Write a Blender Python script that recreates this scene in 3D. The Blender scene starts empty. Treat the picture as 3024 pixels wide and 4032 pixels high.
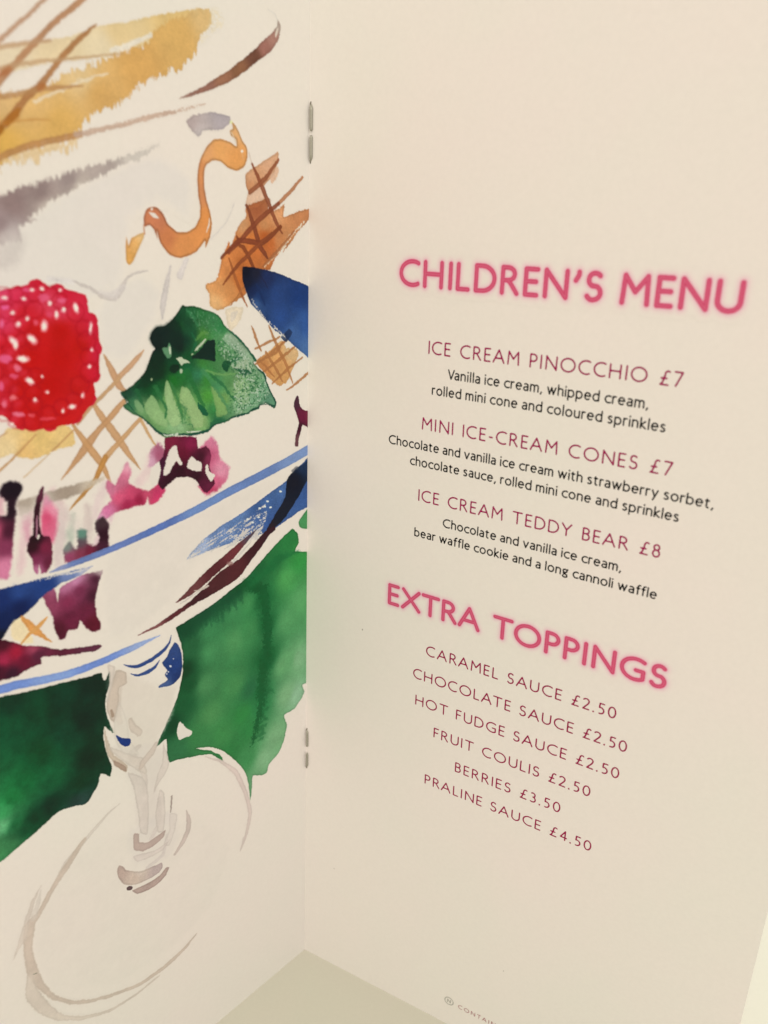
import bpy, math
import numpy as np

# ------------------------------------------------------------------ camera, light, exposure
SC = bpy.context.scene
COL = SC.collection
UNIT = 0.3            # one booklet unit in metres (page drawing units below)
rng = np.random.default_rng(7)

cam_data = bpy.data.cameras.new("camera")
cam_data.sensor_fit = 'VERTICAL'
cam_data.sensor_height = 24.0
cam_data.lens = 24.0 * 3227.45 / 4032.0
cam_data.clip_start = 0.005
cam_data.clip_end = 50.0
cam = bpy.data.objects.new("camera", cam_data)
COL.objects.link(cam)
from mathutils import Matrix, Vector
_r = Vector((0.999333782, 0.0, 0.0364964753))
_u = Vector((-0.03446145, 0.32925664, 0.9436114))
_f = Vector((0.01201671, 0.94424047, -0.32903729))
cam.matrix_world = Matrix((
    (_r.x, _u.x, -_f.x, 0.06651172 * UNIT),
    (_r.y, _u.y, -_f.y, -0.76855887 * UNIT),
    (_r.z, _u.z, -_f.z, 0.83605984 * UNIT),
    (0, 0, 0, 1)))
cam_data.dof.use_dof = True
cam_data.dof.focus_distance = 0.235
cam_data.dof.aperture_fstop = 9.0
SC.camera = cam

world = bpy.data.worlds.new("World")
SC.world = world
world.use_nodes = True
bg = world.node_tree.nodes["Background"]
bg.inputs["Color"].default_value = (1.0, 0.925, 0.805, 1)
bg.inputs["Strength"].default_value = 0.79

def area_lamp(name, loc, target, size, power, color):
    l = bpy.data.lights.new(name, 'AREA')
    l.shape = 'RECTANGLE'
    l.size, l.size_y = size
    l.energy = power
    l.color = color
    o = bpy.data.objects.new(name, l)
    COL.objects.link(o)
    o.location = loc
    o.rotation_euler = (Vector(target) - Vector(loc)).to_track_quat('-Z', 'Y').to_euler()
    return o
area_lamp("ceiling_lamp", (-0.38, -1.30, 1.25), (0.05, 0.0, 0.12), (0.6, 0.7), 10.1, (1.0, 0.875, 0.73))
area_lamp("side_lamp", (0.66, -1.15, 1.0), (-0.05, 0.0, 0.10), (0.6, 0.7), 6.0, (1.0, 0.965, 0.91))
area_lamp("window_light", (0.65, 0.75, 0.55), (0.18, 0.05, 0.0), (0.5, 0.5), 8.0, (0.94, 1.0, 0.93))

SC.view_settings.view_transform = 'Standard'
SC.view_settings.look = 'None'
SC.view_settings.gamma = 1.0
SC.view_settings.exposure = -0.02

# ------------------------------------------------------------------ small helpers
def lin(c):
    c = np.asarray(c, float) / 255.0
    return np.where(c <= 0.04045, c / 12.92, ((c + 0.055) / 1.055) ** 2.4)
PAPER = np.array([227., 214., 193.])     # how blank paper reads under the lamp
def ink_factor(rgb):                      # colour relative to blank paper
    f = lin(rgb) / lin(PAPER)
    g = f.mean(-1, keepdims=True)
    return np.clip(f - .004 * (1 - g), 0.003, 1.08)

def make_mesh(name, co, faces, parent, mat, ink=None, smooth=False):
    """faces: array of quads/tris or list of lists"""
    me = bpy.data.meshes.new(name)
    co = np.asarray(co, np.float32)
    if isinstance(faces, np.ndarray):
        n, k = faces.shape
        me.vertices.add(len(co)); me.vertices.foreach_set("co", co.ravel())
        me.loops.add(n * k); me.loops.foreach_set("vertex_index", faces.astype(np.int32).ravel())
        me.polygons.add(n)
        me.polygons.foreach_set("loop_start", (np.arange(n) * k).astype(np.int32))
        me.polygons.foreach_set("loop_total", np.full(n, k, np.int32))
        me.update(calc_edges=True)
    else:
        me.from_pydata([tuple(map(float, c)) for c in co], [], faces)
        me.update()
    if ink is not None:
        at = me.color_attributes.new("ink", 'FLOAT_COLOR', 'POINT')
        a = np.ones((len(co), 4), np.float32)
        a[:, :3] = ink
        at.data.foreach_set("color", a.ravel())
    me.polygons.foreach_set("use_smooth", np.full(len(me.polygons), bool(smooth)))
    me.materials.append(mat)
    o = bpy.data.objects.new(name, me)
    COL.objects.link(o)
    if parent is not None:
        o.parent = parent
    return o

# ------------------------------------------------------------------ materials
def coated_paper(name, tint=(0.74, 0.72, 0.70), rough=0.42, use_ink=True):
    m = bpy.data.materials.new(name); m.use_nodes = True
    nt = m.node_tree; N = nt.nodes; L = nt.links
    p = N["Principled BSDF"]
    tc = N.new("ShaderNodeTexCoord")
    n1 = N.new("ShaderNodeTexNoise"); n1.inputs["Scale"].default_value = 16; n1.inputs["Detail"].default_value = 4
    n2 = N.new("ShaderNodeTexNoise"); n2.inputs["Scale"].default_value = 900; n2.inputs["Detail"].default_value = 3
    L.new(tc.outputs["Object"], n1.inputs["Vector"]); L.new(tc.outputs["Object"], n2.inputs["Vector"])
    cr = N.new("ShaderNodeValToRGB")
    cr.color_ramp.elements[0].position = 0.32; cr.color_ramp.elements[1].position = 0.68
    cr.color_ramp.elements[0].color = (tint[0] * 1.02, tint[1] * 0.985, tint[2] * 0.99, 1)
    cr.color_ramp.elements[1].color = (tint[0] * 0.98, tint[1] * 1.0, tint[2] * 0.975, 1)
    L.new(n1.outputs["Fac"], cr.inputs["Fac"])
    col = cr.outputs["Color"]
    if use_ink:
        at = N.new("ShaderNodeAttribute"); at.attribute_name = "ink"
        mx = N.new("ShaderNodeMix"); mx.data_type = 'RGBA'; mx.blend_type = 'MULTIPLY'
        mx.inputs["Factor"].default_value = 1.0
        L.new(col, mx.inputs["A"]); L.new(at.outputs["Color"], mx.inputs["B"])
        col = mx.outputs["Result"]
    # fine print grain
    mg = N.new("ShaderNodeMapRange")
    mg.inputs["From Min"].default_value = 0.25; mg.inputs["From Max"].default_value = 0.75
    mg.inputs["To Min"].default_value = 0.985; mg.inputs["To Max"].default_value = 1.015
    L.new(n2.outputs["Fac"], mg.inputs["Value"])
    vm = N.new("ShaderNodeVectorMath"); vm.operation = 'SCALE'
    L.new(col, vm.inputs[0]); L.new(mg.outputs["Result"], vm.inputs["Scale"])
    L.new(vm.outputs["Vector"], p.inputs["Base Color"])
    p.inputs["Roughness"].default_value = rough
    p.inputs["Specular IOR Level"].default_value = 0.14
    b = N.new("ShaderNodeBump"); b.inputs["Strength"].default_value = 0.025; b.inputs["Distance"].default_value = 0.0002
    L.new(n2.outputs["Fac"], b.inputs["Height"]); L.new(b.outputs["Normal"], p.inputs["Normal"])
    return m
M_PAPER = coated_paper("coated_paper")
M_COVER = coated_paper("cover_card", tint=(0.70, 0.68, 0.66), use_ink=False)
M_TABLE = coated_paper("white_laminate", tint=(0.585, 0.575, 0.505), rough=0.55, use_ink=False)

m = bpy.data.materials.new("staple_wire"); m.use_nodes = True
p = m.node_tree.nodes["Principled BSDF"]
p.inputs["Metallic"].default_value = 0.45; p.inputs["Roughness"].default_value = 0.5
_n = m.node_tree.nodes.new("ShaderNodeTexNoise"); _n.inputs["Scale"].default_value = 1500
_c = m.node_tree.nodes.new("ShaderNodeValToRGB")
_c.color_ramp.elements[0].color = (0.27, 0.265, 0.22, 1); _c.color_ramp.elements[1].color = (0.40, 0.39, 0.33, 1)
m.node_tree.links.new(_n.outputs["Fac"], _c.inputs["Fac"]); m.node_tree.links.new(_c.outputs["Color"], p.inputs["Base Color"])
M_STEEL = m
m = bpy.data.materials.new("punched_hole"); m.use_nodes = True
p = m.node_tree.nodes["Principled BSDF"]; p.inputs["Roughness"].default_value = 0.9
_n = m.node_tree.nodes.new("ShaderNodeTexNoise"); _c = m.node_tree.nodes.new("ShaderNodeValToRGB")
_c.color_ramp.elements[0].color = (0.06, 0.05, 0.03, 1); _c.color_ramp.elements[1].color = (0.12, 0.10, 0.07, 1)
m.node_tree.links.new(_n.outputs["Fac"], _c.inputs["Fac"]); m.node_tree.links.new(_c.outputs["Color"], p.inputs["Base Color"])
M_HOLE = m

# ------------------------------------------------------------------ the table the booklet stands on
def table():
    s = 1.6
    x0, x1, y0, y1, t = -s, s, -1.2, 1.6, 0.03
    co = [(x0, y0, 0), (x1, y0, 0), (x1, y1, 0), (x0, y1, 0), (x0, y0, -t), (x1, y0, -t), (x1, y1, -t), (x0, y1, -t)]
    o = make_mesh("table_top", co, [[0, 1, 2, 3], [7, 6, 5, 4], [0, 4, 5, 1], [1, 5, 6, 2], [2, 6, 7, 3], [3, 7, 4, 0]], None, M_TABLE)
    o["kind"] = "structure"
    o["label"] = "pale table surface under the open booklet"
    return o
table()

# ------------------------------------------------------------------ page surfaces (u across from the fold, v up)
W, HT = 0.46773, 1.10
PHI = 0.855                       # left leaf stands at this angle
TH0, TH1 = 0.51086, 0.12646       # right leaf is slightly twisted from foot to head
LIFT = 0.0012                     # the foot sits just above the table
def left_surface(u, v, off=0.0):
    n = np.array([math.sin(PHI), -math.cos(PHI), 0.0])     # towards the reader
    return np.stack([(-np.cos(PHI) * u + n[0] * off), (-np.sin(PHI) * u + n[1] * off), v + 0 * u], -1) * UNIT
def right_surface(u, v, off=0.0):
    th = TH0 + TH1 * v
    x = u * np.cos(th); y = -u * np.sin(th)
    return np.stack([x - np.sin(th) * off, y - np.cos(th) * off, v + 0 * u], -1) * UNIT

booklet = bpy.data.objects.new("menu_booklet", None)
COL.objects.link(booklet)
booklet["label"] = "open stapled menu booklet, watercolour sundae on its left page and pink lettering on its right"
booklet["category"] = "menu"

def leaf(name, surf, u0, u1, off_front, thick, mat, nu=40, nv=70, v0=0.0, v1=HT):
    U, V = np.meshgrid(np.linspace(u0, u1, nu), np.linspace(v0, v1, nv))
    a = surf(U, V, off_front).reshape(-1, 3); b = surf(U, V, off_front - thick).reshape(-1, 3)
    idx = np.arange(nu * nv).reshape(nv, nu)
    q = np.stack([idx[:-1, :-1], idx[:-1, 1:], idx[1:, 1:], idx[1:, :-1]], -1).reshape(-1, 4)
    n = nu * nv
    rim = np.concatenate([idx[0, :], idx[1:, -1], idx[-1, -2::-1], idx[-2:0:-1, 0]])
    r2 = np.roll(rim, -1)
    side = np.stack([rim, rim + n, r2 + n, r2], -1)
    faces = np.concatenate([q, q[:, ::-1] + n, side])
    return make_mesh(name, np.concatenate([a, b]), faces, booklet, mat, ink=np.ones(3))
left_page = leaf("left_page", left_surface, 0.0, W, 0.0, 0.0006, M_PAPER)
left_page["label"] = "left page with a watercolour ice cream sundae in a stemmed glass"
right_page = leaf("right_page", right_surface, 0.0, W, 0.0, 0.0006, M_PAPER)
right_page["label"] = "right page with pink headings and small dark menu text"
leaf("cover", left_surface, 0.0, W - 0.001, -0.0014, 0.0012, M_COVER)
leaf("cover", right_surface, 0.0, W - 0.001, -0.0014, 0.0012, M_COVER)

# ------------------------------------------------------------------ staples in the fold
def staple(v_top, v_bot, gap_a, gap_b, r):
    """two clinched legs that point at each other, each with a sharpened outer tip"""
    t = bpy.data.objects.new("staple", None); COL.objects.link(t); t.parent = booklet
    bis = Vector((math.cos(-TH0) - math.cos(PHI), math.sin(-TH0) - math.sin(PHI), 0)).normalized()
    for (a, b) in ((v_top, gap_a), (v_bot, gap_b)):
        n = 12; rings = []
        m = 14
        for i in range(m + 1):
            s = i / m
            w = r * min(1.0, 0.06 + (s / 0.16) ** 0.8) if s < 0.16 else r
            if s > 0.95: w = r * math.sqrt(max(0.0, 1 - ((s - 0.95) / 0.05) ** 2) * 0.75 + 0.25)
            dep = 0.0022 * min(1, s / 0.2) + 0.0006
            c = Vector((bis.x * dep + 0.0013, bis.y * dep, a + (b - a) * s)) 
            ring = []
            for k in range(n):
                an = 2 * math.pi * k / n
                side = Vector((-bis.y, bis.x, 0))
                ring.append((c + side * (math.cos(an) * w) + bis * (math.sin(an) * w * 0.6)) * UNIT)
            rings.append(ring)
        co = [p for rg in rings for p in rg]
        F = []
        for i in range(m):
            for k in range(n):
                F.append([i * n + k, i * n + (k + 1) % n, (i + 1) * n + (k + 1) % n, (i + 1) * n + k])
        F.append(list(range(n))[::-1]); F.append([m * n + k for k in range(n)])
        o = make_mesh("staple_leg", co, F, t, M_STEEL, smooth=True)
        # the slit where the tip went through the paper
        sg = 1 if a > b else -1
        zc = a - sg * 0.0015
        hole = []
        for k in range(10):
            an = 2 * math.pi * k / 10
            side = Vector((-bis.y, bis.x, 0))
            c = Vector((bis.x * 0.0012 + 0.0013, bis.y * 0.0012, zc + math.sin(an) * 0.0026))
            hole.append((c + side * (math.cos(an) * 0.0011)) * UNIT)
        hole2 = [h - bis * 0.0004 * UNIT for h in hole]
        make_mesh("staple_hole", hole + hole2, [list(range(10)), [19 - k for k in range(10)]] + [[k, 10 + k, 10 + (k + 1) % 10, (k + 1) % 10] for k in range(10)], t, M_HOLE)
    return t
staple(0.9323, 0.8856, 0.9102, 0.9070, 0.0014)
staple(0.3146, 0.2646, 0.2930, 0.2851, 0.0012)

# ------------------------------------------------------------------ humanist sans lettering, drawn as pen strokes
def arc(cx, cy, rx, ry, a0, a1, n=None):
    n = n or max(4, int(abs(a1 - a0) / 12))
    return [(cx + rx * math.cos(math.radians(a0 + (a1 - a0) * i / n)), cy + ry * math.sin(math.radians(a0 + (a1 - a0) * i / n))) for i in range(n + 1)]
XH = 0.70
G = {}   # char -> (skeleton width, polylines)
G['A'] = (.84, [[(0, 0), (.42, 1), (.84, 0)], [(.15, .34), (.69, .34)]])
G['B'] = (.46, [[(0, 0), (0, 1)], [(0, 1), (.2, 1)] + arc(.2, .77, .22, .23, 90, -90) + [(0, .54)], [(.2, .54)] + arc(.2, .27, .26, .27, 90, -90) + [(0, 0)]])
G['C'] = (.74, [arc(.5, .5, .5, .5, 60, 300)])
G['D'] = (.72, [[(0, 0), (0, 1), (.24, 1)] + arc(.24, .5, .48, .5, 90, -90) + [(0, 0)]])
G['E'] = (.42, [[(.42, 1), (0, 1), (0, 0), (.42, 0)], [(0, .52), (.38, .52)]])
G['F'] = (.40, [[(.40, 1), (0, 1), (0, 0)], [(0, .52), (.35, .52)]])
G['G'] = (.80, [arc(.5, .5, .5, .5, 55, 303) + [(.79, .10), (.79, .46), (.52, .46)]])
G['H'] = (.70, [[(0, 0), (0, 1)], [(.70, 0), (.70, 1)], [(0, .52), (.70, .52)]])
G['I'] = (.0, [[(0, 0), (0, 1)]])
G['L'] = (.42, [[(0, 1), (0, 0), (.42, 0)]])
G['M'] = (.80, [[(0, 0), (.04, 1), (.40, .42), (.76, 1), (.80, 0)]])
G['N'] = (.74, [[(0, 0), (0, 1), (.74, 0), (.74, 1)]])
G['O'] = (.98, [arc(.49, .5, .49, .5, 0, 360)])
G['P'] = (.46, [[(0, 0), (0, 1), (.2, 1)] + arc(.2, .73, .26, .27, 90, -90) + [(0, .46)]])
G['R'] = (.56, [[(0, 0), (0, 1), (.2, 1)] + arc(.2, .75, .25, .25, 90, -90) + [(0, .50)], [(.2, .50), (.30, .40), (.56, 0)]])
G['S'] = (.46, [arc(.24, .76, .21, .24, 40, 180) + arc(.25, .745, .22, .24, 185, 245) + arc(.20, .27, .25, .27, 62, -60) + arc(.19, .26, .21, .26, -70, -150)])
G['T'] = (.72, [[(0, 1), (.72, 1)], [(.36, 1), (.36, 0)]])
G['U'] = (.66, [[(0, 1)] + arc(.33, .34, .33, .34, 180, 360) + [(.66, 1)]])
G['V'] = (.62, [[(0, 1), (.31, 0), (.62, 1)]])
G['X'] = (.80, [[(0.02, 1), (.80, 0)], [(0, 0), (.78, 1)]])
G['Y'] = (.70, [[(0, 1), (.35, .48), (.70, 1)], [(.35, .48), (.35, 0)]])
G['\u00a3'] = (.52, [arc(.42, .76, .16, .23, 50, 175) + [(.24, .62), (.17, .28), (.10, .08), (0, .0), (.50, .0)], [(.03, .46), (.38, .46)]])
G['7'] = (.48, [[(0, 1), (.48, 1), (.12, 0)]])
G['8'] = (.44, [arc(.22, .77, .18, .22, 0, 360), arc(.22, .275, .22, .275, 0, 360)])
G['2'] = (.46, [arc(.20, .76, .23, .24, 150, -25) + [(.34, .50), (0, 0), (.46, 0)]])
G['5'] = (.42, [[(.40, 1), (.08, 1), (.06, .58)] + arc(.14, .31, .27, .30, 100, -105)])
G['0'] = (.52, [arc(.26, .5, .26, .5, 0, 360)])
G['3'] = (.42, [arc(.17, .77, .19, .23, 130, -80) , arc(.16, .28, .25, .28, 82, -125)])
G['4'] = (.50, [[(.38, 0), (.38, 1), (0, .28), (.52, .28)]])
G['.'] = (.0, [[(0, 0.02), (.015, .02)]])
G[','] = (.08, [[(.08, .05), (0, -.16)]])
G['-'] = (.24, [[(0, .38), (.24, .38)]])
G["'"] = (.10, [[(.10, 1.0), (.10, .90), (0, .68)]])
x = XH
G['a'] = (.36, [arc(.17, x - .18, .18, .18, 130, 0) + [(.35, 0)], [(.35, x * .56), (.20, x * .54)] + arc(.17, x * .27, .17, x * .27, 90, 270) + [(.26, .04), (.35, .13)]])
G['b'] = (.44, [[(0, 1.05), (0, 0)], arc(.20, x / 2, .24, x / 2, 150, -150)])
G['c'] = (.36, [arc(.27, x / 2, .27, x / 2, 58, 302)])
G['d'] = (.44, [[(.44, 1.05), (.44, 0)], arc(.24, x / 2, .24, x / 2, 30, 330)])
G['e'] = (.44, [[(0.01, x * .53), (.44, x * .53)] + arc(.225, x / 2, .22, x / 2, 8, 310)])
G['f'] = (.26, [arc(.25, .87, .15, .18, 80, 180) + [(.10, 0)], [(0, x), (.24, x)]])
G['g'] = (.40, [arc(.18, x - .19, .17, .19, 0, 360), [(.30, x - .04), (.42, x)], [(.10, .30), (.04, .20), (.14, .13), (.26, .12), (.36, .06)] + arc(.19, -.11, .19, .135, 40, -220)[1:] ])
G['h'] = (.38, [[(0, 1.05), (0, 0)], arc(.19, x - .21, .19, .21, 165, 0) + [(.38, 0)]])
G['i'] = (.0, [[(0, x), (0, 0)], [(0, .985), (0.001, .99)]])
G['k'] = (.36, [[(0, 1.05), (0, 0)], [(.33, x), (0.02, .34), (.37, 0)]])
G['l'] = (.0, [[(0, 1.05), (0, 0)]])
G['m'] = (.64, [[(0, x), (0, 0)], arc(.16, x - .20, .16, .20, 165, 0) + [(.32, 0)], arc(.48, x - .20, .16, .20, 165, 0) + [(.64, 0)]])
G['n'] = (.38, [[(0, x), (0, 0)], arc(.19, x - .21, .19, .21, 165, 0) + [(.38, 0)]])
G['o'] = (.48, [arc(.24, x / 2, .24, x / 2, 0, 360)])
G['p'] = (.44, [[(0, x), (0, -.34)], arc(.20, x / 2, .24, x / 2, 150, -150)])
G['r'] = (.22, [[(0, x), (0, 0)], arc(.17, x - .20, .17, .20, 165, 70)])
G['s'] = (.30, [arc(.15, x - .165, .135, .165, 40, 200) + [(.14, x * .54)] + arc(.13, .17, .16, .17, 55, -60) + arc(.13, .17, .14, .17, -75, -140)])
G['t'] = (.26, [[(.09, .86), (.09, .14)] + arc(.21, .14, .12, .14, 180, 280), [(0, x), (.25, x)]])
G['u'] = (.38, [[(0, x)] + arc(.19, .21, .19, .21, 180, 345), [(.38, x), (.38, 0)]])
G['v'] = (.42, [[(0, x), (.21, 0), (.42, x)]])
G['w'] = (.66, [[(0, x), (.17, 0), (.33, x), (.49, 0), (.66, x)]])
G['y'] = (.42, [[(0, x), (.22, .02)], [(.42, x), (.10, -.34)]])

for _c in 'abcdeghkmnoprsuvwyft':
    G[_c] = (G[_c][0] * 1.16, [[(a * 1.16, b) for a, b in pl] for pl in G[_c][1]])

def seg_dist(px, py, segs):
    d = np.full(px.shape, 1e9)
    for (ax, ay, bx, by) in segs:
        vx, vy = bx - ax, by - ay
        L = vx * vx + vy * vy + 1e-12
        t = np.clip(((px - ax) * vx + (py - ay) * vy) / L, 0, 1)
        d = np.minimum(d, (px - ax - t * vx) ** 2 + (py - ay - t * vy) ** 2)
    return np.sqrt(d)
def glyph_segs(ch, w):
    """skeleton segments with the outside edge on the cap height / baseline"""
    wd, polys = G[ch]
    out = []
    for pl in polys:
        q = [(a + w / 2, b * (1 - w) + w / 2) for a, b in pl]
        out += [(q[i][0], q[i][1], q[i + 1][0], q[i + 1][1]) for i in range(len(q) - 1)]
    return out, wd + w

def marching(F, xs, ys):
    """filled marching squares of F<0; returns verts, faces"""
    V = []; idx = {}; faces = []
    ny, nx = F.shape
    ins = F < 0
    anyc = ins[:-1, :-1] | ins[:-1, 1:] | ins[1:, :-1] | ins[1:, 1:]
    def vert(key, x, y):
        if key not in idx:
            idx[key] = len(V); V.append((x, y))
        return idx[key]
    for j, i in zip(*np.nonzero(anyc)):
        c = [(j, i), (j, i + 1), (j + 1, i + 1), (j + 1, i)]
        poly = []
        for k in range(4):
            a, b = c[k], c[(k + 1) % 4]
            fa, fb = F[a], F[b]
            if fa < 0: poly.append(vert(a, xs[a[1]], ys[a[0]]))
            if (fa < 0) != (fb < 0):
                t = fa / (fa - fb)
                key = (a, b) if a < b else (b, a)
                poly.append(vert(key, xs[a[1]] + t * (xs[b[1]] - xs[a[1]]), ys[a[0]] + t * (ys[b[0]] - ys[a[0]])))
        if len(poly) >= 3: faces.append(poly)
    return V, faces
GC = {}
def glyph_mesh(ch, w, res):
    key = (ch, w)
    if key not in GC:
        segs, wd = glyph_segs(ch, w)
        xs = np.arange(-.12, wd + .14, res); ys = np.arange(-.42, 1.16, res)
        X, Y = np.meshgrid(xs, ys)
        F = seg_dist(X, Y, segs) - w / 2
        if ch in '.i':           # the dot is a little fatter than the stroke
            cy = .04 if ch == '.' else (.99 * (1 - w) + w / 2)
            F = np.minimum(F, np.hypot(X - w / 2, Y - cy) - w * .62)
        V, fc = marching(F, xs, ys)
        GC[key] = (np.array(V), fc, wd)
    return GC[key]

def layout(text, w, cap, uL, uR, space):
    ws = [(G[c][0] + w) if c != ' ' else space for c in text]
    kern = [0.0] * len(text)
    PAIR = {('T', 'O'): -.10, ('A', 'U'): -.02, ('R', 'A'): -.10, ('V', 'a'): -.14, ('f', 'f'): -.06, ('f', 'l'): -.03, ('L', 'A'): -.06, ('A', 'T'): -.14,
            ('r', 'a'): -.02, ('w', 'i'): .02, ('F', 'R'): 0, ('D', 'Y'): -.06, ('T', 'A'): -.14, ('X', 'T'): -.12, ('E', 'X'): -.06, ('T', 'R'): -.05, ('E', 'A'): -.07,
            ('A', 'M'): -.02, ('F', 'U'): 0.0, ('.', '5'): .03, ('2', '.'): .0, ('S', 'A'): -.05, ('C', 'A'): -.04, ('A', 'R'): 0.0, ('c', 'h'): .02, ('n', '\''): 0, ('P', 'R'): .02,
            ('I', 'C'): -.04, ('I', 'N'): .05, ('H', 'I'): .06, ('l', 'l'): .04, ('i', 'l'): .04, ('n', 'i'): .03, ('O', 'C'): -.04, ('C', 'C'): -.02, ('R', 'R'): .0, ('m', 'i'): .03}
    for i in range(len(text) - 1): kern[i] = PAIR.get((text[i], text[i + 1]), 0.0)
    tot = sum(ws) + sum(kern)
    gap = ((uR - uL) / cap - tot) / (len(text) - 1)
    out = []; x = 0.0
    for c, wd, k in zip(text, ws, kern):
        if c != ' ': out.append((c, uL / cap + x))
        x += wd + gap + k
    return out, gap

INK_OFF = 0.00010
def text_line(name, text, v, uL, uR, cap, w, rgb, space, label, res=0.055):
    lay, gap = layout(text, w, cap, uL, uR, space)
    V = []; F = []
    for ch, x0 in lay:
        gv, gf, wd = glyph_mesh(ch, w, res)
        b = len(V)
        V += [((x0 + a) * cap, v + c * cap) for a, c in gv]
        F += [[b + i for i in f] for f in gf]
    V = np.array(V)
    co = right_surface(V[:, 0], V[:, 1], INK_OFF)
    o = make_mesh(name, co, F, right_page, M_PAPER, ink=ink_factor(rgb))
    o["label"] = label
    return o

CR = (150, 18, 72); CR2 = (148, 26, 66); BK = (16, 14, 13)
HB, HC, HD = 0.0113, 0.0113, 0.0086
IW, TW, BW = 0.114, 0.116, 0.140
V_ = [0.7891, 0.736, 0.7172, 0.7021, 0.6703, 0.6518, 0.6365, 0.6045, 0.5853, 0.5699, 0.4934, 0.452, 0.4233, 0.3944, 0.365, 0.3354, 0.3071, 0.032]
UL = [0.0987, 0.1305, 0.1505, 0.1357, 0.1274, 0.0934, 0.1167, 0.1269, 0.1533, 0.1244, 0.0983, 0.1428, 0.1299, 0.1337, 0.1557, 0.181, 0.1486]
UR = [0.3722, 0.341, 0.3192, 0.3337, 0.3427, 0.375, 0.3524, 0.3427, 0.315, 0.3448, 0.3624, 0.3265, 0.3391, 0.3359, 0.3136, 0.2887, 0.3208]
dishes = [(1, "ICE CREAM PINOCCHIO \u00a37"), (4, "MINI ICE-CREAM CONES \u00a37"), (7, "ICE CREAM TEDDY BEAR \u00a38")]
texts = [(2, "Vanilla ice cream, whipped cream,"), (3, "rolled mini cone and coloured sprinkles"),
         (5, "Chocolate and vanilla ice cream with strawberry sorbet,"), (6, "chocolate sauce, rolled mini cone and sprinkles"),
         (8, "Chocolate and vanilla ice cream,"), (9, "bear waffle cookie and a long cannoli waffle")]
tops = [(11, "CARAMEL SAUCE \u00a32.50"), (12, "CHOCOLATE SAUCE \u00a32.50"), (13, "HOT FUDGE SAUCE \u00a32.50"),
        (14, "FRUIT COULIS \u00a32.50"), (15, "BERRIES \u00a33.50"), (16, "PRALINE SAUCE \u00a34.50")]
for k, t in dishes:
    text_line("dish_name", t, V_[k], UL[k], UR[k], HB, IW, CR, .34, ["crimson dish name with price seven, first of the three dishes", "crimson dish name with price seven, middle of the three dishes", "crimson dish name with price eight, last of the three dishes"][[1, 4, 7].index(k)])
for k, t in texts:
    text_line("dish_description", t, V_[k], UL[k], UR[k], HD, BW, BK, .22, "small dark line reading " + t.rstrip(','))
for k, t in tops:
    text_line("topping_line", t, V_[k], UL[k], UR[k], HC, TW, CR2, .32, "crimson topping line reading " + t)
text_line("footnote", "CONTAIN", V_[17] - .0005, 0.2034, 0.2470, 0.0056, .12, (150, 70, 75), .3, "small footnote word at the foot of the page")

# nut symbol before the footnote
def nut_symbol():
    cx, cy, r = 0.1923, 0.0350, 0.0050
    s = []
    pts = arc(0, 0, 1, 1, 0, 360, 28)
    s += [(pts[i][0], pts[i][1], pts[i + 1][0], pts[i + 1][1]) for i in range(28)]
    pn = [(-.34, -.42), (-.34, .42), (.34, -.42), (.34, .42)]
    s += [(*pn[i], *pn[i + 1]) for i in range(3)]
    xs = np.arange(-1.3, 1.3, .07)
    X, Y = np.meshgrid(xs, xs)
    V, F = marching(seg_dist(X, Y, s) - .11, xs, xs)
    V = np.array(V)
    o = make_mesh("nut_symbol", right_surface(cx + V[:, 0] * r, cy + V[:, 1] * r, INK_OFF), F, right_page, M_PAPER, ink=ink_factor((165, 158, 140)))
    o["label"] = "small grey round symbol before the footnote"
nut_symbol()
for (u, v, r) in ((0.0700, 0.4569, .0010), (0.0406, 0.1435, .0008), (.25, .115, .0007)):
    a = np.linspace(0, 2 * math.pi, 9)[:-1]
    o = make_mesh("speck", right_surface(u + r * np.cos(a) * .8, v + r * np.sin(a), INK_OFF), [list(range(8))], right_page, M_PAPER, ink=ink_factor((165, 152, 135)))

# ------------------------------------------------------------------ neon-style pink headings with a printed halo
def heading(text, v, uL, uR, cap, w, label, gapspace):
    lay, gap = layout(text, w, cap, uL, uR, gapspace)
    segs = []
    boxes = []
    step = 0.00036
    us = np.arange(uL - .009, uR + .009, step); vs = np.arange(v - .009, v + cap + .009, step)
    Ug, Vg = np.meshgrid(us, vs)
    D = np.full(Ug.shape, 1.0)
    for ch, x0 in lay:
        sg, wd = glyph_segs(ch, w)
        a = np.searchsorted(us, x0 * cap - .010); b = np.searchsorted(us, (x0 + wd) * cap + .010)
        d = seg_dist(Ug[:, a:b] / cap - x0, (Vg[:, a:b] - v) / cap, sg) * cap
        D[:, a:b] = np.minimum(D[:, a:b], d)
    hw = w * cap / 2
    t = D / hw
    core = np.array([206., 92., 114.]); line = np.array([196., 60., 90.]); rim = np.array([213., 98., 126.]); halo = np.array([220., 148., 162.])
    def sm(a, b, x): 
        x = np.clip((x - a) / (b - a), 0, 1); return x * x * (3 - 2 * x)
    noi = vnoise(Ug * 900, Vg * 900, 5) - .5
    t = t + noi * .10
    c = core + (line - core) * (np.exp(-((t - .55) / .20) ** 2))[..., None]
    c = c + (rim - c) * sm(.75, .95, t)[..., None]
    al = 1 - sm(.86, 1.26, t)
    out = D - hw
    ha = .55 * np.exp(-(np.clip(out, 0, None) / .0020) ** 1.3)
    pap = PAPER
    hc = pap + (halo - pap) * ha[..., None]
    c = hc + (c - hc) * al[..., None]
    keep = (np.maximum(ha, al) > .004)
    cell = keep[:-1, :-1] | keep[1:, :-1] | keep[:-1, 1:] | keep[1:, 1:]
    emit_cells("heading", cell, Ug, Vg, c, right_surface, right_page, label)

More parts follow.
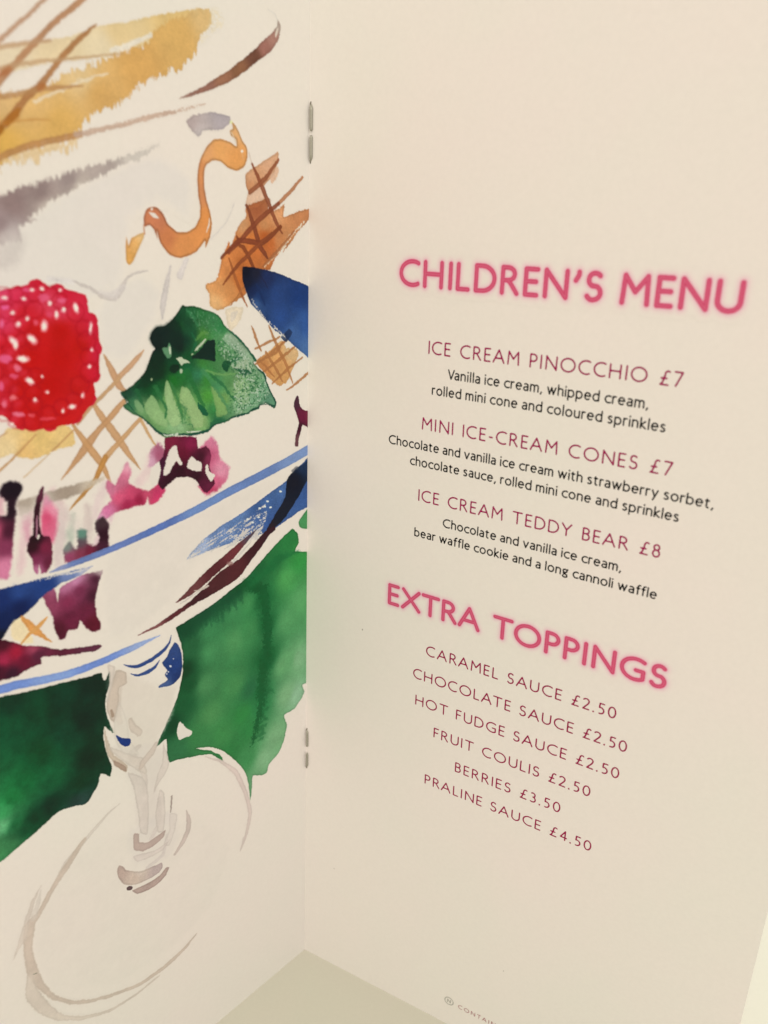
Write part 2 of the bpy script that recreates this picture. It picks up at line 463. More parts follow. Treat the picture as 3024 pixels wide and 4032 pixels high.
# ------------------------------------------------------------------ value noise
_lat = rng.random((256, 256))
def vnoise(x, y, seed=0):
    x = x + seed * 37.17; y = y + seed * 91.73
    xi = np.floor(x).astype(int); yi = np.floor(y).astype(int)
    fx = x - xi; fy = y - yi
    fx = fx * fx * (3 - 2 * fx); fy = fy * fy * (3 - 2 * fy)
    a = _lat[yi & 255, xi & 255]; b = _lat[yi & 255, (xi + 1) & 255]
    c = _lat[(yi + 1) & 255, xi & 255]; d = _lat[(yi + 1) & 255, (xi + 1) & 255]
    return (a * (1 - fx) + b * fx) * (1 - fy) + (c * (1 - fx) + d * fx) * fy
def fbm(x, y, seed=0, oct=4):
    s = 0; a = .5; t = 0
    for o in range(oct):
        s = s + a * vnoise(x * 2 ** o, y * 2 ** o, seed + o * 3); t += a; a *= .55
    return s / t

def emit_cells(name, cell, Ug, Vg, rgb, surf, parent, label, off=None):
    J, I = np.nonzero(cell)
    if len(J) == 0: return None
    nx = Ug.shape[1]
    q = np.stack([J * nx + I, J * nx + I + 1, (J + 1) * nx + I + 1, (J + 1) * nx + I], -1)
    uniq, inv = np.unique(q, return_inverse=True)
    co = surf(Ug.ravel()[uniq], Vg.ravel()[uniq], INK_OFF if off is None else off)
    ink = ink_factor(rgb.reshape(-1, 3)[uniq])
    o = make_mesh(name, co, inv.reshape(-1, 4), parent, M_PAPER, ink=ink)
    if label: o["label"] = label
    return o

heading("CHILDREN'S MENU", V_[0], UL[0], UR[0], 0.0224, .160, "large pink glowing heading at the top reading CHILDREN'S MENU", .26)
heading("EXTRA TOPPINGS", V_[10], UL[10], UR[10], 0.0224, .160, "large pink glowing heading lower down reading EXTRA TOPPINGS", .26)

# ------------------------------------------------------------------ the watercolour on the left page
# Outline points are written on a pencil grid (five sheets of the sketch, 1.27615 grid units per pixel of sheet
# width); HOM carries that grid onto the flat page, in page units.
HOM = np.array([[-2.1342266e-4, -1.2744076e-6, 0.2606576], [-1.6956278e-4, -2.0163999e-4, 0.95705036], [-2.0953831e-4, -6.726514e-5, 1.0]])
SHEET = {1: (0, 0, 1.27615), 2: (0, 900, 1.27615), 3: (0, 1700, 1.27615), 4: (0, 2500, 1.27615), 5: (0, 3300, 1.27615),
         6: (460, 1180, 2.5136), 7: (0, 1200, 3.95)}          # 6 and 7: enlarged sheets for the leaf and the berry
def AP(sheet, pts):
    """sketch points -> page (u, v); widths (third value) become page widths"""
    out = []
    for p in pts:
        x0, y0, sc = SHEET[sheet]
        x = p[0] / sc + x0; y = p[1] / sc + y0
        q = HOM @ np.array([x, y, 1.0]); u, v = q[0] / q[2], q[1] / q[2]
        if len(p) > 2:
            q2 = HOM @ np.array([x + 5, y, 1.0]); q3 = HOM @ np.array([x, y + 5, 1.0])
            a = np.array([q2[0] / q2[2] - u, q2[1] / q2[2] - v]); b = np.array([q3[0] / q3[2] - u, q3[1] / q3[2] - v])
            s = math.sqrt(abs(a[0] * b[1] - a[1] * b[0])) / 5
            out.append((u, v, p[2] / sc * s))
        else: out.append((u, v))
    return out
K = 1 / 1.27615 / 4350.0            # one sketch unit in page units, roughly

STEP = 0.00052
US = np.arange(0.0, W, STEP); VS = np.arange(0.10, HT, STEP)
UG, VG = np.meshgrid(US, VS)
RGB = np.broadcast_to(PAPER, UG.shape + (3,)).copy()
COV = np.zeros(UG.shape, np.float32)
PID = np.zeros(UG.shape, np.int16)
PARTS = [None]
def part_id(name):
    if name not in PARTS: PARTS.append(name)
    return PARTS.index(name)

def window(pts, pad):
    a = np.array([p[:2] for p in pts]); lo = a.min(0) - pad; hi = a.max(0) + pad
    i0, i1 = np.searchsorted(US, [lo[0], hi[0]]); j0, j1 = np.searchsorted(VS, [lo[1], hi[1]])
    return slice(max(j0, 0), min(j1 + 1, len(VS))), slice(max(i0, 0), min(i1 + 1, len(US)))

def spline(pts, n=4, closed=True):
    P = np.array(pts, float); m = len(P); out = []
    rngi = range(m) if closed else range(m - 1)
    for i in rngi:
        if closed: p0, p1, p2, p3 = P[i - 1], P[i], P[(i + 1) % m], P[(i + 2) % m]
        else: p0, p1, p2, p3 = P[max(i - 1, 0)], P[i], P[i + 1], P[min(i + 2, m - 1)]
        # centripetal-ish tension keeps corners from overshooting
        for k in range(n):
            t = k / n
            out.append(catmull(p0, p1, p2, p3, t))
    if not closed: out.append(P[-1])
    return np.array(out)
def catmull(p0, p1, p2, p3, t, c=.27):
    m1 = (p2 - p0) * c; m2 = (p3 - p1) * c
    l = np.linalg.norm((p2 - p1)[:2])
    for mm in (m1, m2):
        n = np.linalg.norm(mm[:2])
        if n > l: mm *= l / n
    t2, t3 = t * t, t ** 3
    return (2 * t3 - 3 * t2 + 1) * p1 + (t3 - 2 * t2 + t) * m1 + (-2 * t3 + 3 * t2) * p2 + (t3 - t2) * m2

def poly_sdf(X, Y, P):
    d = np.full(X.shape, 1e9); ins = np.zeros(X.shape, bool)
    n = len(P)
    for i in range(n):
        ax, ay = P[i - 1][:2]; bx, by = P[i][:2]
        vx, vy = bx - ax, by - ay
        L = vx * vx + vy * vy + 1e-16
        t = np.clip(((X - ax) * vx + (Y - ay) * vy) / L, 0, 1)
        d = np.minimum(d, (X - ax - t * vx) ** 2 + (Y - ay - t * vy) ** 2)
        if ay != by:
            c = ((ay > Y) != (by > Y)) & (X < vx * (Y - ay) / vy + ax)
            ins ^= c
    d = np.sqrt(d)
    return np.where(ins, -d, d)

def stroke_sdf(X, Y, P):
    d = np.full(X.shape, 1e9)
    for i in range(len(P) - 1):
        ax, ay, ra = P[i]; bx, by, rb = P[i + 1]
        vx, vy = bx - ax, by - ay
        L = vx * vx + vy * vy + 1e-16
        t = np.clip(((X - ax) * vx + (Y - ay) * vy) / L, 0, 1)
        d = np.minimum(d, np.sqrt((X - ax - t * vx) ** 2 + (Y - ay - t * vy) ** 2) - (ra + (rb - ra) * t) * .5)
    return d

def tint_field(X, Y, color, anchors, sheet_pts):
    if not anchors: return np.broadcast_to(np.array(color, float), X.shape + (3,))
    num = np.zeros(X.shape + (3,)); den = np.zeros(X.shape)
    for (sh, x, y, c) in anchors:
        (u, v), = AP(sh, [(x, y)])
        w = 1.0 / ((X - u) ** 2 + (Y - v) ** 2 + (14 * K) ** 2) ** 1.5
        num += w[..., None] * np.array(c, float); den += w
    return num / den[..., None]

def lay(part, kind, pts, color, anchors=None, alpha=1.0, soft=3.0, rough=3.0, freq=1.0, edge=0.10, grain=0.05,
        drip=0.0, dry=0.0, dry_dir=None, mult=False, seed=0, smooth=True, blot=0.06, side_soft=None):
    """one wash or brush stroke; pts already in page units"""
    global RGB
    pad = (20 + soft * 2 + rough * 2 + drip * 2) * K
    if kind == 'stroke':
        P = spline(pts, 4, False) if smooth and len(pts) > 2 else np.array(pts)
        mx = max(p[2] for p in pts)
        sj, si = window(P, pad + mx)
    else:
        P = spline(pts, 3, True) if smooth else np.array(pts)
        sj, si = window(P, pad)
    X = UG[sj, si]; Y = VG[sj, si]
    if X.size == 0: return
    f1 = freq / (26 * K); f2 = freq / (8 * K)
    wx = (fbm(X * f1, Y * f1, seed + 1, 3) - .5) * rough * 2.2 + (vnoise(X * f2, Y * f2, seed + 2) - .5) * rough * .9
    wy = (fbm(X * f1, Y * f1, seed + 11, 3) - .5) * rough * 2.2 + (vnoise(X * f2, Y * f2, seed + 12) - .5) * rough * .9
    f3 = freq / (3.6 * K)
    wx = wx + (vnoise(X * f3, Y * f3, seed + 3) - .5) * min(rough, 4) * .55
    wy = wy + (vnoise(X * f3, Y * f3, seed + 13) - .5) * min(rough, 4) * .55
    if drip:
        wy = wy + (np.abs(vnoise(X / (9 * K), Y / (60 * K), seed + 5) - .5) * 2 - .35) * drip
    Xw = X + wx * K; Yw = Y + wy * K
    d = (poly_sdf if kind == 'poly' else stroke_sdf)(Xw, Yw, P) / K
    a = np.clip(.5 - d / max(soft, .8), 0, 1)
    a = a * a * (3 - 2 * a)
    if dry:
        iso = dry_dir is None
        dx, dy = 1, 0
        if not iso:
            (pa, pb) = AP(dry_dir[0], [dry_dir[1], dry_dir[2]])
            dx, dy = pb[0] - pa[0], pb[1] - pa[1]; n = math.hypot(dx, dy); dx /= n; dy /= n
        s1 = (X * dx + Y * dy) / ((8 if iso else 60) * K); s2 = (-X * dy + Y * dx) / (7 * K)
        tex = .6 * vnoise(s1, s2, seed + 21) + .4 * vnoise(X / (5 * K), Y / (5 * K), seed + 22)
        a = a * np.clip((tex - dry * .62) * 6 + .5, 0, 1)
    c = tint_field(X, Y, color, anchors, None).copy()
    if blot:
        b = (fbm(X / (55 * K), Y / (55 * K), seed + 31, 4) - .5) * 2 * blot
        c = c * (1 - b[..., None])
    if grain:
        g = (vnoise(X / (4 * K), Y / (4 * K), seed + 41) - .5) * 2 * grain
        c = c * (1 + g[..., None])
    if edge:
        e = np.exp(-((d + 4) / 4.5) ** 2) * edge
        c = c * (1 - e[..., None])
    a = a * alpha
    base = RGB[sj, si]
    tgt = base * c / PAPER if mult else c
    RGB[sj, si] = base + (tgt - base) * a[..., None]
    COV[sj, si] = np.maximum(COV[sj, si], a)
    pid = part_id(part)
    PID[sj, si] = np.where(a > .22, pid, PID[sj, si])
    un = (PID[sj, si] == 0) & (a > .004)
    PID[sj, si] = np.where(un, pid, PID[sj, si])

BOWL = "painted_glass_bowl"
MUTE = {"painted_glass_bowl": (.86, .93), "painted_wafer_cup": (.87, .985), "painted_caramel_ribbon": (.92, .985), "painted_mint_leaf": (.97, .95), "painted_rolled_wafer": (.93, .98), "painted_wafer_lattice": (.93, .98)}
def tone(c, part):                        # the printed inks are a little greyer than the paint
    g = sum(c) / 3; a, b = MUTE[part]
    return tuple((g + (q - g) * a) * b for q in c)
def poly(part, sh, pts, color, **k):
    if part in MUTE:
        color = tone(color, part)
        if 'anchors' in k: k['anchors'] = [(a_, b_, c_, tone(d_, part)) for a_, b_, c_, d_ in k['anchors']]
    lay(part, 'poly', AP(sh, pts), color, **k)
def stroke(part, sh, pts, color, **k):
    if part in MUTE:
        color = tone(color, part)
        if 'anchors' in k: k['anchors'] = [(a_, b_, c_, tone(d_, part)) for a_, b_, c_, d_ in k['anchors']]
    lay(part, 'stroke', AP(sh, pts), color, **k)
def multi(part, chunks, color, **k):
    P = []
    for sh, pts in chunks: P += AP(sh, pts)
    lay(part, 'poly', P, color, **k)
def mstroke(part, chunks, color, **k):
    P = []
    for sh, pts in chunks: P += AP(sh, pts)
    lay(part, 'stroke', P, color, **k)
def gap_(part, sh, pts, **k):           # paper left bare inside a wash
    k.setdefault('soft', 3); k.setdefault('edge', 0); k.setdefault('grain', 0); k.setdefault('blot', 0)
    lay(part, 'poly', AP(sh, pts), (222, 210, 190), **k)
def blob(part, sh, x, y, rx, ry, color, rot=0, **k):
    r = math.radians(rot)
    pts = [(x + rx * math.cos(a) * math.cos(r) - ry * math.sin(a) * math.sin(r), y + rx * math.cos(a) * math.sin(r) + ry * math.sin(a) * math.cos(r)) for a in np.linspace(0, 2 * math.pi, 9)[:-1]]
    lay(part, 'poly', AP(sh, pts), color, **k)

#ART_BEGIN
CUP = "painted_wafer_cup"; CREAM = "painted_cream"; RIB = "painted_caramel_ribbon"; ROLL = "painted_rolled_wafer"
LAT = "painted_wafer_lattice"; BOWL = "painted_glass_bowl"; SAUCE = "painted_berry_sauce"; GREEN = "painted_green_background"
STEM = "painted_glass_stem"; RASP = "painted_raspberry"; LEAF = "painted_mint_leaf"

# --- cream: pale mauve shade over the whipped cream, grey brush marks
poly(CREAM, 1, [(-200, 1150), (100, 1120), (350, 960), (640, 830), (800, 800), (950, 900), (940, 1080), (800, 1000), (640, 1100), (600, 1420), (400, 1500), (100, 1480), (-200, 1400)], (220, 209, 192), soft=60, rough=12, edge=0, alpha=.8, blot=.01, grain=0, seed=3)
poly(CREAM, 2, [(560, 300), (720, 250), (800, 330), (760, 470), (640, 640), (520, 620), (500, 420)], (219, 208, 191), soft=50, rough=10, edge=0, alpha=.7, blot=.01, grain=0, seed=4)
poly(CREAM, 1, [(-400, 1120), (0, 985), (100, 945), (200, 920), (330, 870), (480, 825), (600, 790), (720, 755), (800, 728), (720, 790), (600, 835), (500, 885), (400, 930), (300, 985), (220, 1040), (140, 1100), (185, 1105), (100, 1140), (105, 1205), (0, 1225), (-400, 1300)],
     (150, 130, 122), anchors=[(1, -200, 1130, (135, 112, 105)), (1, 60, 1020, (138, 115, 108)), (1, 200, 970, (142, 121, 113)), (1, 350, 900, (152, 134, 125)), (1, 500, 850, (172, 156, 143)), (1, 700, 790, (203, 192, 174)), (1, 400, 940, (195, 180, 162)), (1, 60, 1170, (186, 170, 160)), (1, 240, 1040, (190, 173, 157)), (1, 0, 1120, (150, 128, 122))],
     soft=16, rough=7, freq=1.3, drip=16, edge=.03, grain=.03, seed=5)
poly(CREAM, 1, [(-200, 1190), (100, 1170), (115, 1250), (90, 1330), (0, 1350), (-200, 1330)], (196, 184, 170), soft=45, rough=10, edge=0, alpha=.6, seed=6)
poly(CREAM, 1, [(935, 603), (1000, 572), (1080, 565), (1155, 585), (1150, 630), (1100, 650), (1020, 655), (1008, 672), (990, 682), (960, 652)], (176, 161, 153), soft=6, rough=5, edge=.06, grain=.03, seed=7, anchors=[(1, 960, 620, (176, 158, 148)), (1, 1130, 600, (172, 160, 156)), (1, 1000, 670, (188, 175, 165))])
stroke(CREAM, 2, [(240, 250, 14), (300, 260, 30), (370, 268, 20)], (214, 203, 190), soft=12, rough=5, edge=0, seed=8)
stroke(CREAM, 2, [(365, 265, 10), (450, 298, 18), (520, 345, 22), (575, 350, 26), (612, 302, 26), (640, 245, 10), (690, 222, 12), (742, 215, 6)], (199, 186, 172), soft=7, rough=4, edge=.03, alpha=.85, seed=9)
stroke(CREAM, 2, [(500, 320, 14), (570, 335, 40), (625, 290, 20)], (212, 200, 187), soft=12, rough=4, edge=0, alpha=.7, seed=10)
stroke(CREAM, 2, [(858, 188, 10), (835, 290, 30), (818, 390, 34), (815, 455, 10)], (203, 191, 179), soft=6, rough=3, edge=.05, alpha=.85, seed=11)
stroke(CREAM, 2, [(935, 160, 26), (905, 235, 36)], (211, 199, 187), soft=8, rough=4, edge=.03, alpha=.8, seed=12)
mstroke(CREAM, [(1, [(1178, 1020, 3), (1135, 1120, 4), (1060, 1200, 4)])], (205, 194, 182), soft=4, rough=3, edge=0, alpha=.7, seed=13)
stroke(CREAM, 1, [(1250, 765, 3), (1268, 835, 4)], (203, 180, 155), soft=4, rough=2, edge=0, seed=14)
# --- wafer cup at the top
poly(CUP, 1, [(-400, 270), (0, 222), (230, 205), (400, 168), (480, 132), (640, 108), (800, 75), (1000, 42), (1055, 55), (1062, 120), (1000, 170), (900, 190), (770, 228), (640, 250), (520, 292), (300, 305), (130, 345), (0, 362), (-400, 440)], (230, 200, 145),
     anchors=[(1, 0, 290, (226, 203, 160)), (1, 300, 240, (228, 200, 148)), (1, 600, 150, (230, 196, 132)), (1, 900, 90, (226, 184, 108)), (1, 1040, 80, (220, 180, 112)), (1, 500, 240, (231, 206, 158))], soft=5, rough=6, edge=.02, grain=.02, blot=.04, seed=20)
poly(CUP, 1, [(-400, 600), (0, 470), (120, 468), (230, 430), (300, 385), (385, 340), (520, 300), (640, 246), (740, 226), (775, 160), (860, 98), (1000, 60), (1062, 60), (1050, 120), (1000, 190), (985, 262), (900, 345), (860, 350), (760, 405), (680, 440), (640, 492), (540, 545), (430, 595), (400, 660), (250, 712), (100, 765), (0, 820), (-400, 960)], (222, 168, 84),
     anchors=[(1, -200, 800, (224, 166, 66)), (1, 0, 720, (224, 168, 70)), (1, 300, 620, (223, 169, 80)), (1, 200, 500, (226, 176, 98)), (1, 500, 480, (221, 165, 84)), (1, 700, 340, (219, 162, 80)), (1, 900, 180, (221, 168, 86)), (1, 1030, 90, (222, 178, 108)), (1, 400, 380, (229, 190, 125)), (1, 0, 500, (222, 175, 105))], soft=4, rough=6, drip=34, freq=1.2, edge=.03, grain=.035, blot=.05, seed=21)
poly(CUP, 1, [(-300, 880), (0, 800), (100, 762), (250, 722), (395, 690), (375, 735), (300, 765), (200, 795), (100, 815), (0, 838), (-300, 930)], (222, 182, 118), soft=6, rough=6, drip=40, edge=0, alpha=.75, seed=22)
stroke(CUP, 1, [(170, 512, 14), (260, 475, 16), (400, 412, 16), (540, 368, 10)], (229, 210, 176), soft=6, rough=6, edge=0, alpha=.75, dry=.5, dry_dir=(1, (170, 512), (540, 368)), seed=23)
stroke(CUP, 1, [(560, 255, 20), (650, 225, 28), (760, 172, 14)], (229, 216, 190), soft=5, rough=6, edge=0, alpha=.9, seed=24)
poly(CUP, 1, [(1060, 40), (1110, 60), (1125, 120), (1060, 170), (1020, 215), (1000, 200), (1050, 130)], (226, 205, 165), soft=12, rough=12, edge=0, alpha=.7, dry=.7, seed=25)
for i, (pts, c, w) in enumerate([
    ([(-120, 330, 20), (0, 200, 22), (100, 110, 20), (220, 0, 20), (300, -90, 16)], (196, 145, 105), .85),
    ([(-120, 560, 30), (0, 400, 34), (130, 262, 30), (260, 125, 28), (410, 0, 26), (500, -90, 20)], (190, 130, 82), .9),
    ([(-120, 800, 40), (0, 645, 38), (60, 588, 36), (130, 490, 36), (200, 430, 32), (300, 300, 28), (400, 192, 26), (484, 122, 8)], (182, 118, 62), .9),
    ([(-150, 240, 24), (0, 235, 24), (120, 218, 24), (255, 203, 16)], (200, 152, 105), .7),
    ([(-150, 375, 24), (0, 345, 24), (120, 318, 22), (300, 300, 16), (620, 268, 6)], (205, 160, 110), .75),
    ([(-150, 500, 28), (0, 486, 28), (110, 468, 26), (220, 445, 24), (300, 440, 20), (420, 432, 8)], (196, 138, 78), .8),
    ([(0, 620, 14), (120, 604, 12), (250, 602, 6)], (208, 140, 60), .6)]):
    stroke(CUP, 1, pts, c, soft=6, rough=3, edge=.07, grain=.03, alpha=w, seed=30 + i)
blob(CUP, 1, 205, 440, 26, 20, (165, 95, 45), rot=-40, soft=14, rough=4, edge=0, alpha=.6, seed=38)
blob(CUP, 1, 60, 590, 60, 22, (160, 92, 20), rot=-45, soft=14, rough=4, edge=0, alpha=.6, seed=39)
blob(CUP, 1, 20, 360, 46, 18, (165, 95, 50), rot=-30, soft=14, rough=4, edge=0, alpha=.6, seed=40)
blob(CUP, 1, -5, 655, 30, 24, (150, 85, 10), rot=-45, soft=14, rough=4, edge=0, alpha=.6, seed=41)
stroke(CUP, 1, [(-300, 910, 30), (0, 790, 32), (100, 748, 34), (220, 715, 32), (330, 690, 30), (400, 674, 30)], (190, 130, 70), soft=6, rough=4, edge=.05, alpha=.85, seed=42)
stroke(CUP, 1, [(380, 680, 26), (480, 655, 24), (600, 630, 24), (800, 577, 20), (930, 548, 14), (1035, 520, 4)], (203, 165, 135), soft=5, rough=5, edge=.04, alpha=.85, dry=.42, dry_dir=(1, (400, 670), (1030, 520)), seed=43)
# brown rim brush at the top right
stroke(CUP, 1, [(900, 497, 2), (960, 475, 14), (1040, 442, 28), (1120, 400, 40), (1200, 348, 46), (1270, 292, 48), (1335, 238, 56), (1378, 190, 46), (1400, 140, 22), (1396, 100, 8)], (160, 105, 82),
       anchors=[(1, 930, 488, (170, 120, 98)), (1, 1040, 442, (156, 102, 80)), (1, 1120, 400, (160, 104, 72)), (1, 1200, 348, (145, 92, 58)), (1, 1285, 292, (112, 66, 46)), (1, 1330, 245, (160, 102, 84)), (1, 1380, 190, (172, 118, 98)), (1, 1400, 130, (190, 165, 142))], soft=3.5, rough=4, edge=.10, grain=.05, blot=.08, seed=44)
blob(CUP, 1, 1390, 165, 5, 26, (212, 195, 172), rot=12, soft=5, rough=2, edge=0, seed=45)
stroke(CUP, 1, [(1396, 104, 6), (1380, 70, 4), (1345, 45, 2)], (214, 203, 184), soft=6, rough=2, edge=0, alpha=.8, seed=46)

# --- caramel ribbon
multi(RIB, [(1, [(1163, 612), (1180, 628), (1197, 655), (1216, 702), (1240, 738), (1244, 790), (1226, 840), (1190, 858), (1142, 842), (1110, 812), (1070, 806), (1036, 832), (1026, 872), (1026, 932), (1036, 1000), (1054, 1060), (1064, 1122), (1056, 1190), (1032, 1244)]),
            (2, [(1030, 60), (985, 118), (905, 148), (850, 130), (806, 72), (788, 10)]),
            (1, [(792, 1200), (772, 1152), (750, 1132), (724, 1140), (720, 1100), (730, 1062), (752, 1040), (790, 1043), (822, 1078), (842, 1122), (890, 1165), (940, 1165), (980, 1140), (1003, 1092), (1006, 1040), (996, 980), (990, 900), (996, 840), (1010, 790), (1036, 740), (1070, 702), (1110, 698), (1160, 716), (1188, 735), (1186, 702), (1160, 682), (1153, 657), (1170, 645)])],
      (216, 148, 90), anchors=[(1, 1180, 650, (222, 168, 108)), (1, 1100, 750, (224, 160, 92)), (1, 1190, 800, (219, 152, 84)), (1, 1040, 760, (218, 156, 98)), (1, 1010, 860, (206, 136, 82)), (1, 1015, 980, (205, 134, 84)), (1, 1035, 1100, (214, 138, 72)), (1, 1000, 1200, (216, 140, 76)), (1, 900, 1240, (217, 142, 80)), (1, 850, 1200, (200, 122, 74)), (1, 800, 1100, (193, 118, 80)), (1, 740, 1110, (196, 120, 80)), (2, 930, 100, (214, 140, 78))],
      soft=3, rough=1.6, edge=.20, grain=.03, blot=.05, seed=50)
gap_(RIB, 1, [(746, 1066), (775, 1070), (800, 1098), (772, 1094)], rough=1, soft=3, seed=51)
gap_(RIB, 1, [(758, 1044), (768, 1044), (766, 1056), (758, 1056)], rough=1, soft=3, seed=52)
stroke(RIB, 1, [(1052, 1098, 4), (1050, 1130, 8), (1036, 1168, 3)], (228, 214, 190), soft=3, rough=1, edge=0, seed=53)
stroke(RIB, 1, [(1162, 664, 4), (1180, 700, 5), (1188, 722, 3)], (226, 200, 160), soft=3, rough=1, edge=0, seed=54)
blob(RIB, 1, 1216, 760, 7, 8, (238, 220, 190), soft=3, rough=1, edge=0, seed=55)
stroke(RIB, 1, [(1216, 770, 8), (1222, 800, 5)], (232, 180, 120), soft=6, rough=1, edge=0, alpha=.6, seed=56)
multi(RIB, [(1, [(726, 1166), (700, 1175), (660, 1195), (645, 1235)]), (2, [(635, 40), (630, 110), (634, 168), (652, 183), (672, 158), (692, 108), (718, 58), (726, 15)])], (221, 168, 100),
      anchors=[(1, 700, 1190, (226, 182, 118)), (2, 650, 150, (216, 158, 82)), (2, 680, 80, (224, 170, 98)), (2, 642, 60, (212, 150, 84))], soft=3, rough=1.6, edge=.10, seed=57)
stroke(RIB, 1, [(722, 1130, 6), (726, 1175, 7)], (202, 135, 90), soft=3, rough=1, edge=.05, seed=58)
blob(CREAM, 1, 1161, 614, 8, 8, (212, 220, 140), soft=8, rough=1, edge=0, alpha=.7, seed=59)

# --- rolled wafer on the right
poly(ROLL, 1, [(1245, 862), (1300, 825), (1396, 764), (1396, 812), (1372, 880), (1330, 930), (1252, 970), (1236, 930), (1232, 880)], (213, 153, 108), soft=3, rough=3, edge=.10, anchors=[(1, 1350, 800, (219, 164, 120)), (1, 1260, 880, (214, 156, 108)), (1, 1260, 940, (200, 136, 88))], seed=60)
poly(ROLL, 1, [(1248, 962), (1300, 925), (1338, 985), (1330, 1005), (1238, 1035)], (224, 182, 146), soft=4, rough=3, edge=.05, seed=61)
poly(ROLL, 1, [(1355, 900), (1395, 835), (1400, 865), (1372, 925)], (222, 178, 140), soft=5, rough=4, edge=.03, seed=611)
multi(ROLL, [(1, [(1236, 1040), (1336, 1000), (1350, 1050), (1380, 1062), (1428, 1025), (1422, 1090), (1480, 1070), (1552, 1048), (1552, 1105), (1500, 1160), (1480, 1190), (1420, 1270)]), (2, [(1440, 80), (1380, 150), (1355, 205), (1225, 205), (1235, 325), (1172, 372), (1125, 402), (1090, 412), (1058, 392), (1050, 330), (1033, 285), (1086, 256), (1102, 200), (1122, 130), (1150, 60)]), (1, [(1160, 1240), (1200, 1130), (1240, 1085)])],
      (190, 112, 60), anchors=[(1, 1290, 1055, (163, 92, 54)), (1, 1390, 1090, (212, 150, 100)), (1, 1220, 1130, (206, 148, 98)), (1, 1330, 1130, (208, 142, 88)), (1, 1260, 1210, (196, 112, 52)), (1, 1360, 1220, (186, 100, 48)), (1, 1500, 1110, (188, 124, 78)), (1, 1450, 1170, (198, 134, 84)), (2, 1330, 40, (176, 88, 38)), (2, 1280, 90, (190, 105, 50)), (2, 1180, 110, (200, 120, 62)), (2, 1220, 180, (178, 98, 46)), (2, 1130, 200, (204, 130, 72)), (2, 1100, 300, (216, 150, 88)), (2, 1080, 370, (224, 172, 112)), (2, 1160, 300, (206, 138, 78)), (2, 1200, 260, (184, 102, 46)), (2, 1400, 60, (192, 125, 76))], soft=3, rough=5, freq=1.4, edge=.10, grain=.05, blot=.12, seed=62)
stroke(ROLL, 1, [(1400, 1280, 5), (1460, 1190, 7), (1530, 1110, 5)], (226, 208, 176), soft=3, rough=8, freq=2, edge=0, dry=.5, dry_dir=(1, (1400, 1280), (1530, 1110)), seed=63)
mstroke(ROLL, [(2, [(1330, 190, 8), (1400, 110, 14), (1460, 30, 8)])], (216, 186, 148), soft=3, rough=6, freq=2, edge=0, dry=.55, dry_dir=(2, (1330, 190), (1460, 30)), seed=64)
poly(ROLL, 2, [(1135, 402), (1222, 396), (1206, 460), (1160, 515), (1140, 470)], (229, 208, 172), soft=4, rough=5, edge=.04, alpha=.9, seed=65)
poly(ROLL, 2, [(1160, 420), (1195, 415), (1180, 455), (1160, 470)], (222, 205, 178), soft=4, rough=3, edge=0, seed=66)
DK = (128, 64, 40)
for i, (ch, c) in enumerate([
    ([(1, [(1266, 826, 10), (1300, 900, 22), (1345, 1010, 22), (1388, 1120, 20), (1418, 1172, 8)])], (142, 76, 48)),
    ([(1, [(1238, 1030, 14), (1270, 1120, 24), (1305, 1235, 24)]), (2, [(1330, 125, 20), (1346, 152, 8)])], DK),
    ([(1, [(1190, 1188, 10), (1205, 1235, 16)]), (2, [(1225, 95, 20), (1262, 170, 18), (1300, 260, 12), (1330, 360, 6)])], (132, 66, 36)),
    ([(2, [(1150, 150, 8), (1180, 240, 16), (1210, 320, 14), (1242, 392, 5)])], (165, 92, 48)),
    ([(1, [(1400, 800, 12), (1330, 900, 22), (1256, 966, 20)])], (150, 84, 52)),
    ([(1, [(1518, 890, 12), (1460, 960, 18), (1400, 1022, 18)])], (184, 120, 78)),
    ([(1, [(1400, 1022, 18), (1300, 1105, 24), (1210, 1205, 22), (1150, 1270, 14)])], (135, 68, 42)),
    ([(1, [(1410, 1140, 18), (1320, 1220, 24)]), (2, [(1200, 60, 22), (1112, 148, 12)])], (128, 62, 38)),
    ([(2, [(1410, -10, 12), (1300, 80, 20), (1190, 190, 18), (1120, 280, 8)])], (140, 72, 40)),
    ([(2, [(1480, 10, 8), (1370, 140, 16), (1320, 190, 10)])], (172, 104, 60)),
    ([(2, [(1250, 262, 10), (1160, 385, 6)])], (175, 110, 60)),
    ([(1, [(1350, 1010, 26), (1300, 1075, 60), (1262, 1060, 30)])], (150, 82, 52))]):
    mstroke(ROLL, ch, c, soft=3, rough=2.5, edge=.10, grain=.05, alpha=.88 if i < 11 else .35, seed=70 + i)
